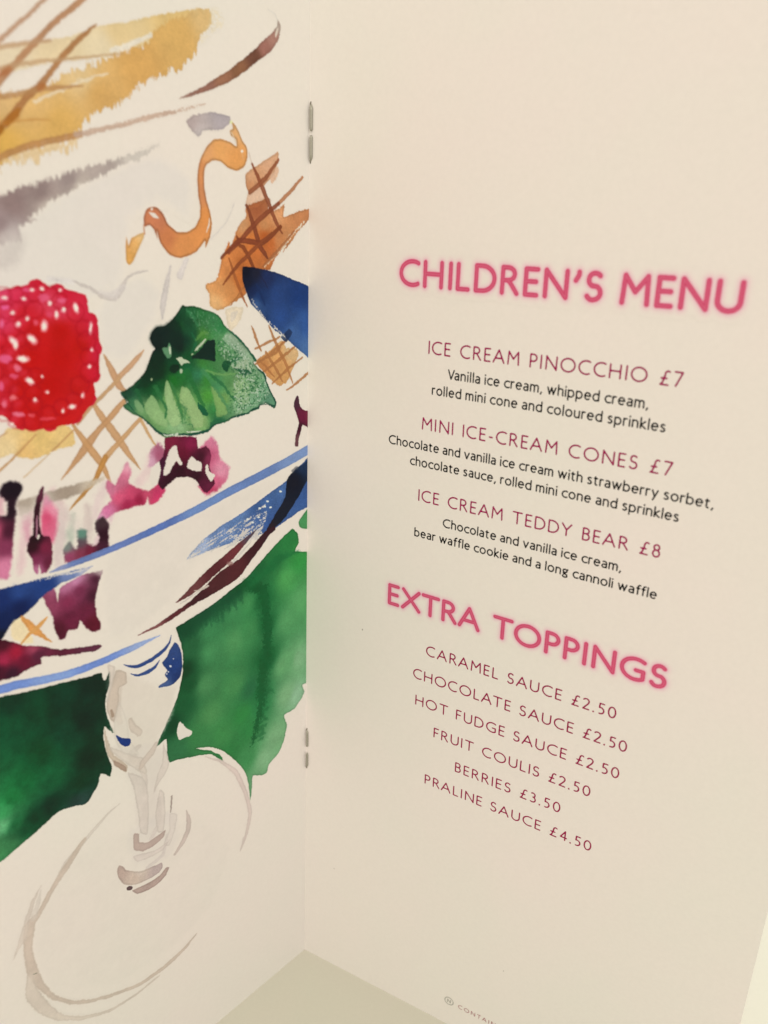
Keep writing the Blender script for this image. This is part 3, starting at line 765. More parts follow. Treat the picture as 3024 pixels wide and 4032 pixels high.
# lower wafer piece
poly(ROLL, 2, [(1282, 665), (1340, 625), (1420, 560), (1440, 600), (1490, 600), (1500, 640), (1470, 700), (1445, 765), (1405, 792), (1360, 760), (1320, 715)], (216, 156, 92), soft=4, rough=6, freq=1.5, edge=.05, blot=.1,
     anchors=[(2, 1330, 690, (200, 130, 70)), (2, 1370, 650, (222, 160, 90)), (2, 1420, 740, (220, 158, 88)), (2, 1460, 620, (222, 178, 120)), (2, 1400, 690, (214, 150, 84))], seed=83)
for i, pts in enumerate([
    [(1265, 490, 6), (1285, 550, 14), (1312, 615, 8)], [(1350, 490, 8), (1390, 585, 16), (1440, 690, 14), (1470, 775, 6)], [(1282, 605, 10), (1340, 575, 12), (1405, 545, 8)],
    [(1270, 692, 8), (1350, 635, 16), (1440, 560, 10)], [(1322, 722, 8), (1420, 645, 16), (1490, 585, 8)], [(1368, 778, 8), (1440, 710, 14), (1522, 645, 6)],
    [(1440, 812, 8), (1500, 768, 12), (1558, 715, 10)], [(1335, 620, 10), (1395, 720, 14), (1420, 770, 6)], [(1300, 660, 6), (1340, 700, 12), (1380, 745, 6)], [(1420, 570, 10), (1390, 620, 14), (1340, 650, 10)]]):
    stroke(ROLL, 2, pts, (186, 118, 64), soft=3, rough=3, edge=.08, alpha=.85, seed=84 + i)

# --- blue top shape of the bowl, cut by the fold
poly(BOWL, 2, [(1220, 192), (1300, 200), (1400, 225), (1480, 260), (1565, 312), (1575, 660), (1530, 632), (1480, 592), (1430, 545), (1380, 510), (1335, 460), (1300, 418), (1262, 380), (1238, 322), (1220, 262)], (30, 66, 130),
     anchors=[(2, 1235, 220, (14, 18, 34)), (2, 1290, 225, (28, 30, 50)), (2, 1250, 270, (18, 24, 46)), (2, 1330, 240, (26, 44, 92)), (2, 1400, 320, (32, 66, 128)), (2, 1500, 340, (22, 58, 122)), (2, 1310, 340, (22, 54, 110)), (2, 1420, 430, (34, 72, 138)), (2, 1530, 480, (42, 84, 150)), (2, 1480, 540, (58, 98, 158)), (2, 1540, 600, (70, 112, 168)), (2, 1290, 380, (48, 84, 136)), (2, 1270, 310, (16, 36, 78))], soft=3, rough=2.4, edge=.10, grain=.06, blot=.10, seed=96)
stroke(BOWL, 2, [(1290, 280, 10), (1310, 330, 16), (1332, 385, 6)], (20, 44, 92), soft=8, rough=3, edge=0, alpha=.7, seed=97)
stroke(BOWL, 2, [(1290, 205, 4), (1330, 270, 6), (1345, 300, 3)], (34, 26, 50), soft=5, rough=2, edge=0, alpha=.5, seed=971)
poly(BOWL, 2, [(1410, 545), (1450, 505), (1470, 520), (1440, 570)], (24, 44, 82), soft=5, rough=3, edge=0, alpha=.8, seed=98)
stroke(BOWL, 2, [(1255, 345, 5), (1330, 450, 6), (1430, 545, 5)], (220, 208, 188), soft=3, rough=10, freq=2.4, edge=0, dry=.62, seed=99)

# --- lattice lines in front of the raspberry and below the leaf
poly(LAT, 2, [(-300, 1010), (0, 1050), (40, 1000), (180, 1010), (330, 985), (375, 1030), (372, 1088), (345, 1102), (300, 1100), (250, 1130), (180, 1155), (110, 1150), (60, 1130), (0, 1160), (-300, 1230)], (229, 193, 125), soft=7, rough=6, edge=.02, blot=.08, anchors=[(2, 200, 1050, (230, 190, 110)), (2, 340, 1050, (228, 190, 115)), (2, 50, 1120, (230, 200, 140)), (2, 120, 1130, (226, 180, 105)), (2, -100, 1120, (231, 203, 148))], seed=100)
for i, (pts, c) in enumerate([
    ([(522, 632, 6), (545, 680, 26), (572, 735, 36), (600, 790, 34), (640, 825, 10)], (202, 148, 100)),
    ([(722, 610, 6), (690, 650, 24), (640, 705, 28), (590, 752, 28)], (206, 154, 108)),
    ([(600, 750, 22), (540, 815, 20), (470, 882, 20), (390, 982, 14)], (206, 158, 106)),
    ([(470, 880, 22), (500, 930, 32), (560, 1010, 38), (610, 1080, 36), (655, 1145, 24), (706, 1210, 3)], (202, 150, 98)),
    ([(622, 868, 26), (560, 942, 34), (490, 1020, 30), (440, 1085, 46), (390, 1155, 32), (308, 1262, 4)], (200, 146, 94)),
    ([(365, 985, 14), (440, 1090, 36), (510, 1182, 34), (552, 1270, 14)], (202, 148, 92)),
    ([(702, 958, 20), (620, 1050, 26), (530, 1150, 32)], (208, 156, 100)),
    ([(706, 958, 16), (750, 1040, 14), (792, 1105, 6)], (214, 165, 108)),
    ([(180, 1035, 8), (60, 1160, 12), (-60, 1270, 12)], (206, 150, 88)), ([(372, 1010, 8), (262, 1118, 8)], (204, 150, 90)), ([(35, 1022, 6), (-40, 1070, 8)], (204, 150, 100)),
    ([(250, 1130, 6), (120, 1250, 8)], (222, 186, 138))]):
    stroke(LAT, 2, pts, c, soft=3, rough=1.8, edge=.07, grain=.03, blot=.05, alpha=.92, seed=101 + i)
mstroke(LAT, [(2, [(530, 1150, 30), (500, 1215, 30)]), (3, [(480, 240, 24), (420, 310, 22), (348, 395, 5)])], (188, 134, 70), soft=4, rough=2, edge=.08, seed=114)

# --- berry sauce and its dark runs
for i, (pts, c, al) in enumerate([
    ([(120, 430, 40), (118, 560, 50), (105, 700, 30)], (222, 186, 180), .8), ([(300, 400, 50), (300, 520, 66), (290, 660, 40)], (208, 186, 176), .75),
    ([(360, 420, 30), (352, 520, 40), (345, 600, 30)], (176, 182, 160), .8), ([(440, 380, 40), (446, 480, 46), (440, 560, 30)], (206, 186, 172), .8),
    ([(150, 400, 26), (140, 470, 30), (150, 560, 20)], (196, 120, 140), .6), ([(560, 430, 20), (500, 520, 30), (470, 590, 20)], (214, 170, 176), .6),
    ([(260, 300, 30), (300, 360, 50), (330, 430, 40)], (216, 184, 176), .7), ([(540, 260, 40), (500, 330, 50), (480, 420, 40)], (216, 192, 182), .7),
    ([(700, 250, 50), (740, 200, 50), (760, 120, 40)], (216, 184, 176), .6), ([(0, 340, 40), (-10, 420, 50), (20, 560, 40)], (206, 140, 150), .6)]):
    stroke(SAUCE, 3, pts, c, soft=34, rough=10, edge=0, grain=.02, blot=.05, alpha=al, seed=900 + i)
poly(SAUCE, 3, [(92, 345), (180, 320), (250, 300), (330, 275), (430, 250), (530, 222), (500, 255), (400, 310), (300, 345), (200, 385), (105, 420), (85, 380)], (172, 156, 134), soft=16, rough=6, edge=.02, alpha=.9, seed=120, anchors=[(3, 130, 350, (165, 148, 128)), (3, 330, 290, (150, 132, 112)), (3, 480, 240, (196, 178, 152)), (3, 200, 370, (196, 184, 164))])
stroke(SAUCE, 3, [(90, 400, 40), (160, 420, 60), (300, 400, 60), (420, 500, 50), (430, 560, 20)], (214, 198, 182), soft=50, rough=8, edge=0, alpha=.6, blot=.03, seed=121)
poly(SAUCE, 3, [(640, 148), (662, 200), (648, 260), (745, 300), (800, 255), (830, 292), (792, 350), (755, 366), (742, 330), (727, 365), (690, 370), (635, 388), (570, 412), (530, 445), (488, 440), (515, 385), (560, 345), (532, 285), (540, 240), (580, 265), (612, 200)], (200, 90, 115), soft=13, rough=5, edge=.04, blot=.12,
     anchors=[(3, 640, 170, (216, 150, 160)), (3, 610, 240, (205, 110, 132)), (3, 560, 290, (206, 118, 140)), (3, 600, 330, (198, 78, 106)), (3, 660, 310, (190, 66, 96)), (3, 700, 345, (140, 26, 56)), (3, 640, 370, (150, 34, 66)), (3, 740, 320, (185, 70, 95)), (3, 790, 320, (192, 54, 92)), (3, 540, 400, (202, 112, 146)), (3, 500, 440, (214, 160, 178))], seed=122)
poly(SAUCE, 3, [(1058, 20), (1092, 60), (1105, 130), (1150, 180), (1140, 240), (1100, 292), (1038, 318), (1000, 270), (1040, 200), (990, 120), (1020, 70)], (205, 105, 135), soft=20, rough=8, edge=0, blot=.08,
     anchors=[(3, 1060, 60, (208, 120, 142)), (3, 1040, 110, (186, 80, 110)), (3, 1110, 200, (214, 140, 155)), (3, 1060, 290, (184, 60, 92)), (3, 1090, 250, (200, 96, 122))], seed=123)
poly(SAUCE, 3, [(790, 55), (832, 100), (812, 165), (745, 170), (752, 110)], (190, 115, 140), soft=18, rough=8, edge=0, alpha=.85, seed=124, anchors=[(3, 760, 150, (205, 150, 168)), (3, 800, 120, (150, 60, 90))])
poly(SAUCE, 3, [(830, 30), (860, 22), (985, 30), (994, 85), (1040, 72), (1062, 120), (1052, 175), (1062, 215), (1080, 262), (1040, 305), (1012, 290), (985, 242), (940, 225), (888, 230), (850, 262), (818, 292), (792, 262), (806, 200), (800, 150), (822, 120)], (105, 28, 52), soft=5, rough=4, freq=1.4, edge=.08, blot=.18,
     anchors=[(3, 860, 50, (118, 28, 52)), (3, 960, 50, (124, 26, 60)), (3, 920, 110, (96, 18, 40)), (3, 1000, 130, (66, 18, 34)), (3, 850, 240, (50, 16, 28)), (3, 900, 210, (48, 14, 26)), (3, 980, 215, (50, 16, 28)), (3, 1030, 270, (88, 24, 48)), (3, 1055, 140, (120, 40, 66)), (3, 815, 180, (70, 22, 48))], seed=125)
for i, g in enumerate([[(868, 72), (890, 74), (892, 110), (916, 160), (902, 168), (886, 148), (868, 172), (850, 208), (820, 222), (828, 172), (850, 100)], [(962, 122), (990, 145), (1014, 158), (1010, 195), (970, 196), (938, 178), (944, 150)], [(1044, 162), (1052, 200), (1080, 218), (1060, 252), (1034, 212), (1030, 178)], [(800, 150), (806, 195), (790, 262), (770, 270), (750, 235), (765, 180)]]):
    gap_(SAUCE, 3, g, rough=4, freq=1.8, seed=126 + i)
# runs at the left
poly(SAUCE, 3, [(60, 245), (98, 255), (112, 280), (104, 312), (82, 345), (76, 440), (66, 560), (55, 690), (40, 745), (0, 740), (-60, 700), (-60, 440), (28, 425), (36, 350), (8, 330), (-10, 300), (20, 258)], (60, 25, 40), soft=15, rough=6, edge=0,
     anchors=[(3, 60, 290, (26, 14, 24)), (3, 50, 400, (34, 16, 26)), (3, 45, 500, (66, 20, 38)), (3, 30, 580, (130, 50, 78)), (3, 25, 680, (205, 120, 145)), (3, -30, 500, (190, 80, 105))], seed=130)
poly(SAUCE, 3, [(228, 315), (290, 400), (282, 500), (262, 560), (205, 540), (205, 430)], (205, 70, 105), soft=26, rough=6, edge=0, alpha=.85, seed=131, anchors=[(3, 240, 430, (200, 50, 90)), (3, 270, 400, (220, 130, 150)), (3, 240, 330, (214, 140, 160))])
poly(SAUCE, 3, [(212, 275), (222, 282), (216, 330), (202, 380), (196, 440), (206, 515), (250, 530), (262, 580), (264, 640), (240, 700), (206, 712), (196, 668), (190, 716), (168, 690), (160, 640), (136, 595), (146, 540), (168, 505), (168, 420), (182, 340), (198, 290)], (66, 16, 32), soft=6, rough=4, edge=.04,
     anchors=[(3, 208, 300, (92, 40, 56)), (3, 185, 400, (52, 18, 30)), (3, 165, 580, (44, 10, 22)), (3, 180, 540, (36, 10, 20)), (3, 225, 580, (120, 32, 58)), (3, 240, 660, (96, 28, 50)), (3, 185, 690, (190, 110, 140)), (3, 180, 650, (120, 40, 70))], seed=132)
stroke(SAUCE, 3, [(186, 420, 3), (186, 480, 5), (182, 530, 4)], (214, 150, 165), soft=4, rough=2, edge=0, seed=133)
gap_(SAUCE, 3, [(186, 520), (196, 520), (192, 540), (186, 540)], seed=1331)
poly(SAUCE, 3, [(484, 445), (518, 433), (545, 470), (546, 580), (512, 618), (400, 650), (330, 657), (318, 592), (350, 555), (382, 590), (392, 560), (388, 498), (432, 495), (440, 560), (482, 572), (496, 540), (480, 490)], (80, 22, 40), soft=15, rough=7, edge=.03,
     anchors=[(3, 515, 520, (44, 14, 26)), (3, 520, 450, (60, 40, 44)), (3, 450, 600, (112, 30, 52)), (3, 400, 610, (130, 50, 70)), (3, 350, 625, (150, 62, 92)), (3, 340, 585, (120, 130, 118)), (3, 410, 515, (96, 140, 118)), (3, 400, 560, (90, 70, 76)), (3, 510, 600, (60, 24, 40))], seed=134)
poly(SAUCE, 3, [(515, 695), (495, 760), (478, 840), (486, 925), (510, 970), (502, 996), (462, 1006), (432, 984), (402, 948), (388, 990), (342, 1000), (326, 1036), (300, 1042), (272, 992), (266, 932), (232, 872), (216, 822), (270, 785), (290, 855), (300, 785), (360, 750), (410, 722), (470, 705)], (105, 35, 62), soft=8, rough=4, edge=.05, blot=.14,
     anchors=[(3, 480, 740, (70, 24, 42)), (3, 470, 820, (68, 24, 40)), (3, 400, 800, (112, 40, 66)), (3, 380, 740, (196, 130, 158)), (3, 330, 770, (186, 110, 140)), (3, 340, 860, (134, 44, 74)), (3, 260, 880, (140, 60, 84)), (3, 300, 990, (74, 20, 34)), (3, 350, 950, (100, 28, 52)), (3, 470, 960, (86, 18, 34)), (3, 430, 900, (104, 30, 54)), (3, 500, 700, (190, 165, 160))], seed=135)
# scrap of sauce at the fold
multi(SAUCE, [(2, [(1495, 838), (1503, 860), (1505, 888), (1525, 912), (1552, 915), (1570, 918), (1570, 1010), (1548, 1000), (1520, 985), (1512, 1020), (1500, 1060), (1497, 1094), (1482, 1092), (1486, 1040), (1502, 975), (1488, 930), (1476, 895), (1480, 862)])], (92, 34, 52), soft=3, rough=2.5, edge=.08,
      anchors=[(2, 1490, 870, (70, 36, 50)), (2, 1520, 950, (104, 22, 52)), (2, 1545, 940, (120, 40, 60)), (2, 1495, 1060, (105, 62, 66)), (2, 1505, 1000, (60, 14, 32))], seed=136)

# --- glass bowl
multi(BOWL, [(3, [(560, 600), (900, 450), (1300, 260), (1400, 260), (1200, 420), (1000, 600), (900, 800), (700, 980), (560, 1020), (520, 800)])], (221, 209, 189), soft=60, rough=12, edge=0, alpha=.75, blot=.02, grain=0, seed=916)
stroke(BOWL, 3, [(1590, 72, 42), (1545, 92, 42), (1450, 147, 42), (1300, 226, 42), (1150, 302, 40), (1000, 385, 39), (800, 482, 35), (600, 572, 33), (450, 632, 31), (360, 665, 28), (300, 688, 22), (248, 708, 5)], (110, 142, 194),
       anchors=[(3, 1500, 120, (124, 152, 198)), (3, 1300, 225, (104, 134, 190)), (3, 1000, 385, (110, 144, 198)), (3, 800, 482, (90, 120, 188)), (3, 600, 572, (104, 128, 190)), (3, 400, 650, (106, 128, 184)), (3, 280, 695, (150, 160, 200))], soft=3, rough=1.6, edge=.05, grain=.05, seed=140)
poly(BOWL, 3, [(-400, 880), (0, 790), (100, 765), (230, 730), (330, 705), (440, 682), (470, 676), (400, 722), (300, 765), (232, 810), (182, 862), (132, 912), (60, 965), (30, 1010), (0, 1050), (-400, 1180)], (20, 50, 115),
     anchors=[(3, 0, 850, (18, 42, 104)), (3, 100, 800, (34, 68, 138)), (3, 230, 770, (26, 60, 132)), (3, 350, 715, (110, 130, 180)), (3, 430, 690, (190, 190, 205)), (3, 100, 890, (12, 30, 84)), (3, 20, 960, (12, 32, 84)), (3, 0, 1030, (10, 20, 40)), (3, -200, 950, (20, 50, 120))], soft=4, rough=4, edge=.05, grain=.06, seed=141)
stroke(BOWL, 3, [(60, 768, 6), (180, 748, 10), (300, 722, 14), (400, 695, 16), (450, 680, 10)], (224, 214, 200), soft=3, rough=6, edge=0, dry=.66, dry_dir=(3, (60, 768), (450, 680)), freq=2, seed=142)
poly(BOWL, 3, [(1575, 108), (1545, 132), (1490, 190), (1440, 245), (1350, 312), (1240, 392), (1100, 480), (1000, 560), (938, 640), (1040, 602), (1150, 562), (1240, 540), (1300, 518), (1370, 492), (1430, 452), (1500, 402), (1575, 350)], (62, 98, 155),
     anchors=[(3, 1400, 280, (66, 104, 160)), (3, 1300, 400, (60, 98, 156)), (3, 1360, 470, (50, 86, 148)), (3, 1200, 440, (92, 128, 178)), (3, 1100, 530, (104, 136, 184)), (3, 1000, 590, (160, 175, 200)), (3, 1520, 300, (52, 90, 152)), (3, 1500, 200, (50, 80, 130)), (3, 1240, 510, (84, 116, 170))], soft=3, rough=3, edge=.06, grain=.10, blot=.12, seed=143)
poly(BOWL, 3, [(930, 645), (1000, 560), (1120, 480), (1240, 440), (1330, 360), (1340, 420), (1300, 520), (1200, 565), (1050, 610)], (221, 210, 192), soft=10, rough=6, edge=0, dry=.92, dry_dir=(3, (940, 640), (1340, 380)), grain=0, seed=144)
poly(BOWL, 3, [(1200, 500), (1220, 480), (1310, 500), (1330, 530), (1230, 560), (1150, 575)], (221, 210, 192), soft=6, rough=6, edge=0, dry=.80, grain=0, seed=145)
for i, (a, b) in enumerate([(1360, 380), (1330, 376), (1410, 300), (1300, 430), (1270, 455), (1245, 440), (1345, 350), (1305, 385)]):
    blob(BOWL, 3, a, b, 7, 5, (214, 216, 210), soft=3, rough=2, edge=0, seed=146 + i)
poly(BOWL, 3, [(1580, 120), (1552, 135), (1520, 165), (1490, 180), (1465, 210), (1440, 245), (1432, 330), (1392, 400), (1350, 470), (1336, 505), (1382, 482), (1440, 422), (1500, 325), (1540, 250), (1580, 200)], (16, 24, 42), soft=3.5, rough=3, edge=.03, grain=.08, seed=155, anchors=[(3, 1480, 250, (12, 20, 36)), (3, 1410, 420, (22, 28, 44)), (3, 1530, 170, (24, 48, 82)), (3, 1350, 495, (40, 26, 34))])
poly(BOWL, 3, [(1490, 172), (1500, 180), (1470, 205), (1462, 195)], (96, 96, 98), soft=8, rough=3, edge=0, alpha=.7, seed=156)
# burgundy brush along the bowl's underside
stroke(BOWL, 3, [(1375, 486, 22), (1340, 512, 34), (1290, 578, 44), (1225, 655, 60), (1180, 700, 84), (1120, 740, 84), (1050, 795, 60), (960, 862, 26), (860, 932, 26), (780, 982, 16), (692, 1022, 3)], (88, 36, 38),
       anchors=[(3, 1360, 495, (60, 24, 34)), (3, 1280, 590, (70, 26, 32)), (3, 1190, 680, (92, 34, 38)), (3, 1100, 760, (88, 36, 38)), (3, 1000, 835, (74, 28, 34)), (3, 880, 920, (100, 38, 42)), (3, 760, 990, (150, 84, 80))], soft=3, rough=3, edge=.06, grain=.06, seed=157)
stroke(BOWL, 3, [(1288, 492, 4), (1230, 550, 26), (1160, 620, 46), (1080, 690, 50), (1000, 765, 46), (930, 825, 24), (885, 858, 3)], (112, 46, 46),
       anchors=[(3, 1260, 520, (92, 70, 82)), (3, 1180, 600, (122, 46, 50)), (3, 1080, 690, (98, 36, 40)), (3, 960, 800, (120, 60, 58))], soft=3, rough=3, edge=.08, grain=.06, seed=158)
stroke(BOWL, 3, [(1262, 550, 3), (1215, 605, 12), (1170, 655, 12), (1165, 664, 3)], (223, 210, 190), soft=3, rough=2, edge=0, seed=159)
stroke(BOWL, 3, [(1045, 775, 10), (1005, 796, 12), (975, 800, 3)], (216, 196, 172), soft=4, rough=3, edge=0, seed=160)
stroke(BOWL, 3, [(1000, 800, 4), (950, 835, 9), (905, 865, 4)], (221, 206, 186), soft=4, rough=3, edge=0, seed=161)
blob(BOWL, 3, 1155, 662, 18, 10, (150, 104, 96), soft=8, rough=3, edge=.1, alpha=.7, seed=162)
# lower rim line
mstroke(BOWL, [(3, [(805, 1022, 3), (740, 1052, 18), (680, 1080, 32), (600, 1115, 34), (500, 1160, 36), (350, 1215, 40), (200, 1250, 42)]), (4, [(100, 248, 46), (0, 275, 48), (-150, 310, 48), (-400, 360, 48)])], (122, 148, 196),
        anchors=[(3, 740, 1052, (150, 166, 200)), (3, 500, 1160, (112, 138, 196)), (3, 250, 1240, (130, 154, 200)), (4, 50, 262, (112, 138, 194)), (4, -100, 300, (112, 138, 194))], soft=3, rough=2, edge=.05, grain=.05, seed=163)
# wine pool at lower left
poly(SAUCE, 3, [(-400, 1000), (0, 1045), (60, 1053), (120, 1076), (200, 1076), (300, 1092), (420, 1082), (500, 1070), (510, 1082), (480, 1101), (400, 1114), (300, 1127), (212, 1130), (206, 1166), (150, 1188), (112, 1212), (92, 1226), (0, 1252), (-400, 1330)], (110, 22, 48),
     anchors=[(3, 80, 1110, (150, 24, 48)), (3, 120, 1150, (96, 18, 40)), (3, 20, 1150, (150, 34, 62)), (3, 0, 1200, (70, 18, 36)), (3, 60, 1215, (52, 20, 36)), (3, 190, 1120, (86, 30, 50)), (3, 300, 1108, (98, 32, 52)), (3, 450, 1088, (92, 40, 58)), (3, 20, 1060, (66, 16, 30)), (3, -200, 1150, (140, 28, 52)), (3, 170, 1090, (150, 60, 80))], soft=5, rough=4, freq=1.3, edge=.10, blot=.14, seed=164)
poly("painted_wafer_piece", 3, [(62, 955), (120, 930), (140, 985), (168, 1060), (120, 1060), (55, 1030)], (232, 208, 156), soft=10, rough=5, edge=0, alpha=.8, seed=165)
stroke("painted_wafer_piece", 3, [(108, 932, 14), (160, 985, 40), (200, 1015, 26), (262, 1058, 3)], (216, 150, 80), soft=4, rough=3, edge=.05, seed=166)
stroke("painted_wafer_piece", 3, [(234, 932, 10), (190, 982, 24), (150, 1015, 18), (108, 1062, 12)], (222, 160, 88), soft=4, rough=3, edge=.05, seed=167)

# --- green background washes
multi(GREEN, [(3, [(1580, 590), (1545, 602), (1482, 600), (1500, 560), (1496, 512), (1470, 488), (1430, 520), (1380, 572), (1320, 640), (1232, 740), (1152, 800), (1080, 860), (1000, 912), (930, 957), (884, 986), (905, 1048), (919, 1120), (916, 1200)]),
              (4, [(920, 110), (916, 200), (890, 318), (850, 410), (820, 480), (785, 560), (812, 540), (836, 525), (840, 600), (850, 640), (900, 625), (1000, 605), (1065, 600), (1120, 634), (1112, 608), (1060, 582), (985, 571), (1050, 562), (1120, 582), (1182, 632), (1232, 690), (1250, 760), (1258, 832), (1266, 760), (1270, 706), (1312, 706), (1342, 690), (1350, 652), (1400, 592), (1426, 530), (1441, 452), (1428, 402), (1480, 370), (1518, 312), (1530, 284), (1518, 252), (1545, 240), (1590, 230), (1600, 0)])],
      (62, 132, 74), anchors=[(3, 1200, 775, (16, 74, 38)), (3, 1270, 730, (22, 92, 48)), (3, 1140, 830, (20, 76, 44)), (3, 1020, 905, (22, 70, 44)), (3, 930, 985, (12, 62, 36)), (3, 960, 1080, (34, 92, 52)), (3, 930, 1200, (10, 58, 30)), (3, 1060, 1100, (66, 134, 78)), (3, 1050, 1000, (58, 128, 74)), (3, 1180, 900, (62, 132, 76)), (3, 1180, 1050, (76, 142, 82)), (3, 1320, 840, (20, 94, 46)), (3, 1340, 960, (22, 92, 46)), (3, 1345, 1150, (18, 88, 44)), (3, 1370, 640, (34, 108, 54)), (3, 1440, 540, (38, 116, 56)), (3, 1300, 700, (26, 94, 48)), (3, 1440, 740, (74, 152, 78)), (3, 1500, 640, (50, 138, 62)), (3, 1510, 850, (88, 156, 92)), (3, 1440, 950, (82, 148, 88)), (3, 1450, 1150, (98, 158, 100)), (3, 1240, 860, (62, 134, 74)), (3, 1250, 1000, (60, 130, 72)),
               (4, 950, 250, (18, 74, 38)), (4, 930, 350, (22, 84, 44)), (4, 860, 450, (12, 62, 34)), (4, 1030, 250, (72, 134, 78)), (4, 1060, 400, (72, 134, 74)), (4, 1180, 250, (66, 132, 72)), (4, 1220, 400, (44, 124, 58)), (4, 1340, 120, (16, 88, 40)), (4, 1310, 280, (22, 96, 48)), (4, 1260, 270, (36, 100, 58)), (4, 1310, 360, (40, 120, 64)), (4, 1420, 150, (100, 158, 100)), (4, 1500, 120, (126, 172, 122)), (4, 1440, 300, (122, 168, 116)), (4, 1490, 300, (140, 180, 138)), (4, 1390, 500, (118, 166, 114)), (4, 1330, 620, (122, 168, 118)), (4, 1250, 480, (44, 122, 60)), (4, 1240, 620, (60, 132, 72)), (4, 890, 580, (44, 104, 60)), (4, 1000, 500, (56, 124, 66)), (4, 1120, 500, (58, 128, 66)), (4, 1160, 590, (44, 118, 58)), (4, 1258, 780, (104, 156, 104))],
      soft=2.6, rough=2.6, edge=.14, grain=.06, blot=.06, seed=170)
mstroke(GREEN, [(3, [(1215, 765, 20), (1260, 770, 50), (1320, 800, 50), (1335, 900, 40), (1345, 1000, 46), (1340, 1150, 44)]), (4, [(1345, 60, 46), (1330, 160, 50), (1310, 260, 44), (1312, 350, 34), (1290, 450, 26), (1265, 560, 14)])], (14, 80, 38), soft=16, rough=26, freq=2.2, edge=0, blot=.1, alpha=.85, seed=171)
mstroke(GREEN, [(3, [(1500, 600, 10), (1400, 640, 40), (1350, 690, 40), (1270, 760, 30)])], (24, 100, 50), soft=26, rough=12, edge=0, alpha=.7, seed=172)
_rd2 = np.random.default_rng(3)
for i in range(46):                       # feathered wet edge beside the dark run
    _t = i / 45; _y = 800 + _t * 740; _x = 1342 - 60 * max(0, _t - .6) + _rd2.uniform(-14, 14)
    _l = _rd2.uniform(20, 56); _s = -1 if _rd2.random() < .6 else .6
    _sh, _yy = (3, _y) if _y < 1276 else (4, _y - 1021)
    stroke(GREEN, _sh, [(_x, _yy, 16), (_x + _s * _l * .6, _yy + 6, 10), (_x + _s * _l, _yy + _rd2.uniform(4, 18), 3)], (22, 90, 46), soft=12, rough=8, freq=2, edge=0, grain=0, alpha=.5, seed=800 + i)
for i in range(22):                       # and along the shadow under the bowl
    _t = i / 21; _x = 905 + _t * 300; _y = 985 - _t * 190
    stroke(GREEN, 3, [(_x, _y + 8, 26), (_x + _rd2.uniform(6, 18), _y + _rd2.uniform(45, 95), 8)], (18, 72, 42), soft=18, rough=8, freq=2, edge=0, grain=0, alpha=.5, seed=850 + i)
poly(GREEN, 3, [(1575, 372), (1545, 388), (1505, 440), (1500, 460), (1510, 482), (1550, 490), (1575, 492)], (72, 142, 82), soft=3, rough=2, edge=.14, seed=173)
gap_(GREEN, 4, [(904, 435), (920, 448), (932, 466), (962, 482), (965, 494), (950, 510), (925, 516), (900, 528), (888, 490), (894, 455)], rough=2.5, seed=174)
poly(GREEN, 4, [(-400, 420), (0, 312), (150, 282), (300, 243), (430, 212), (506, 190), (518, 228), (530, 228), (546, 186), (552, 192), (552, 240), (528, 330), (540, 420), (572, 492), (548, 480), (524, 462), (518, 500), (530, 580), (562, 660), (552, 712), (530, 702), (504, 700), (490, 760), (442, 838), (420, 852), (370, 862), (300, 882), (200, 972), (100, 1060), (0, 1142), (-400, 1400)], (12, 60, 34),
     anchors=[(4, 450, 260, (16, 40, 28)), (4, 300, 320, (14, 50, 32)), (4, 420, 420, (10, 38, 26)), (4, 200, 380, (12, 56, 32)), (4, 60, 360, (14, 48, 30)), (4, 330, 480, (12, 58, 36)), (4, 60, 440, (16, 74, 42)), (4, 450, 620, (10, 42, 26)), (4, 200, 600, (10, 66, 34)), (4, 260, 720, (20, 84, 46)), (4, 400, 740, (12, 52, 30)), (4, 120, 740, (18, 88, 44)), (4, 60, 820, (26, 112, 54)), (4, 20, 890, (52, 138, 76)), (4, 10, 960, (96, 168, 110)), (4, 80, 950, (30, 104, 56)), (4, 130, 980, (18, 72, 40)), (4, 0, 1080, (64, 134, 78)), (4, 60, 1060, (56, 120, 70)), (4, 250, 860, (12, 46, 30)), (4, 400, 840, (34, 58, 50)), (4, -200, 700, (20, 80, 44)), (4, -200, 1100, (70, 140, 84)), (4, 170, 920, (10, 52, 30))], soft=3.5, rough=3.2, edge=.10, grain=.07, blot=.22, seed=175)

# --- glass stem and foot
for i, (sh, g, c, al) in enumerate([
    (4, [(570, 170), (800, 260), (880, 260), (860, 400), (780, 560), (740, 640), (660, 620), (580, 520), (545, 360)], (217, 203, 182), .8),
    (4, [(560, 560), (800, 560), (830, 640), (790, 760), (820, 1000), (700, 1010), (680, 800), (640, 690)], (214, 200, 182), .7),
    (4, [(660, 980), (860, 880), (900, 980), (840, 1120), (680, 1160), (640, 1060)], (215, 202, 186), .6),
    (5, [(300, 160), (560, 0), (1000, -100), (1150, 60), (1050, 350), (850, 560), (600, 720), (300, 760), (190, 600), (200, 380)], (222, 210, 189), .5)]):
    poly(STEM, sh, g, c, soft=46, rough=10, edge=0, alpha=al, blot=.02, grain=0, seed=920 + i)
for i, (pts, c) in enumerate([([(600, 270, 26), (588, 360, 40), (600, 440, 30)], (206, 189, 168)), ([(700, 560, 20), (660, 600, 40), (720, 680, 30), (730, 800, 26)], (206, 190, 172)), ([(800, 820, 16), (800, 940, 22), (760, 1020, 20)], (205, 190, 174)), ([(840, 1000, 14), (820, 1100, 20), (740, 1170, 18)], (210, 196, 180))]):
    stroke(STEM, 4, pts, c, soft=12, rough=5, edge=.03, grain=.02, alpha=.7, seed=930 + i)
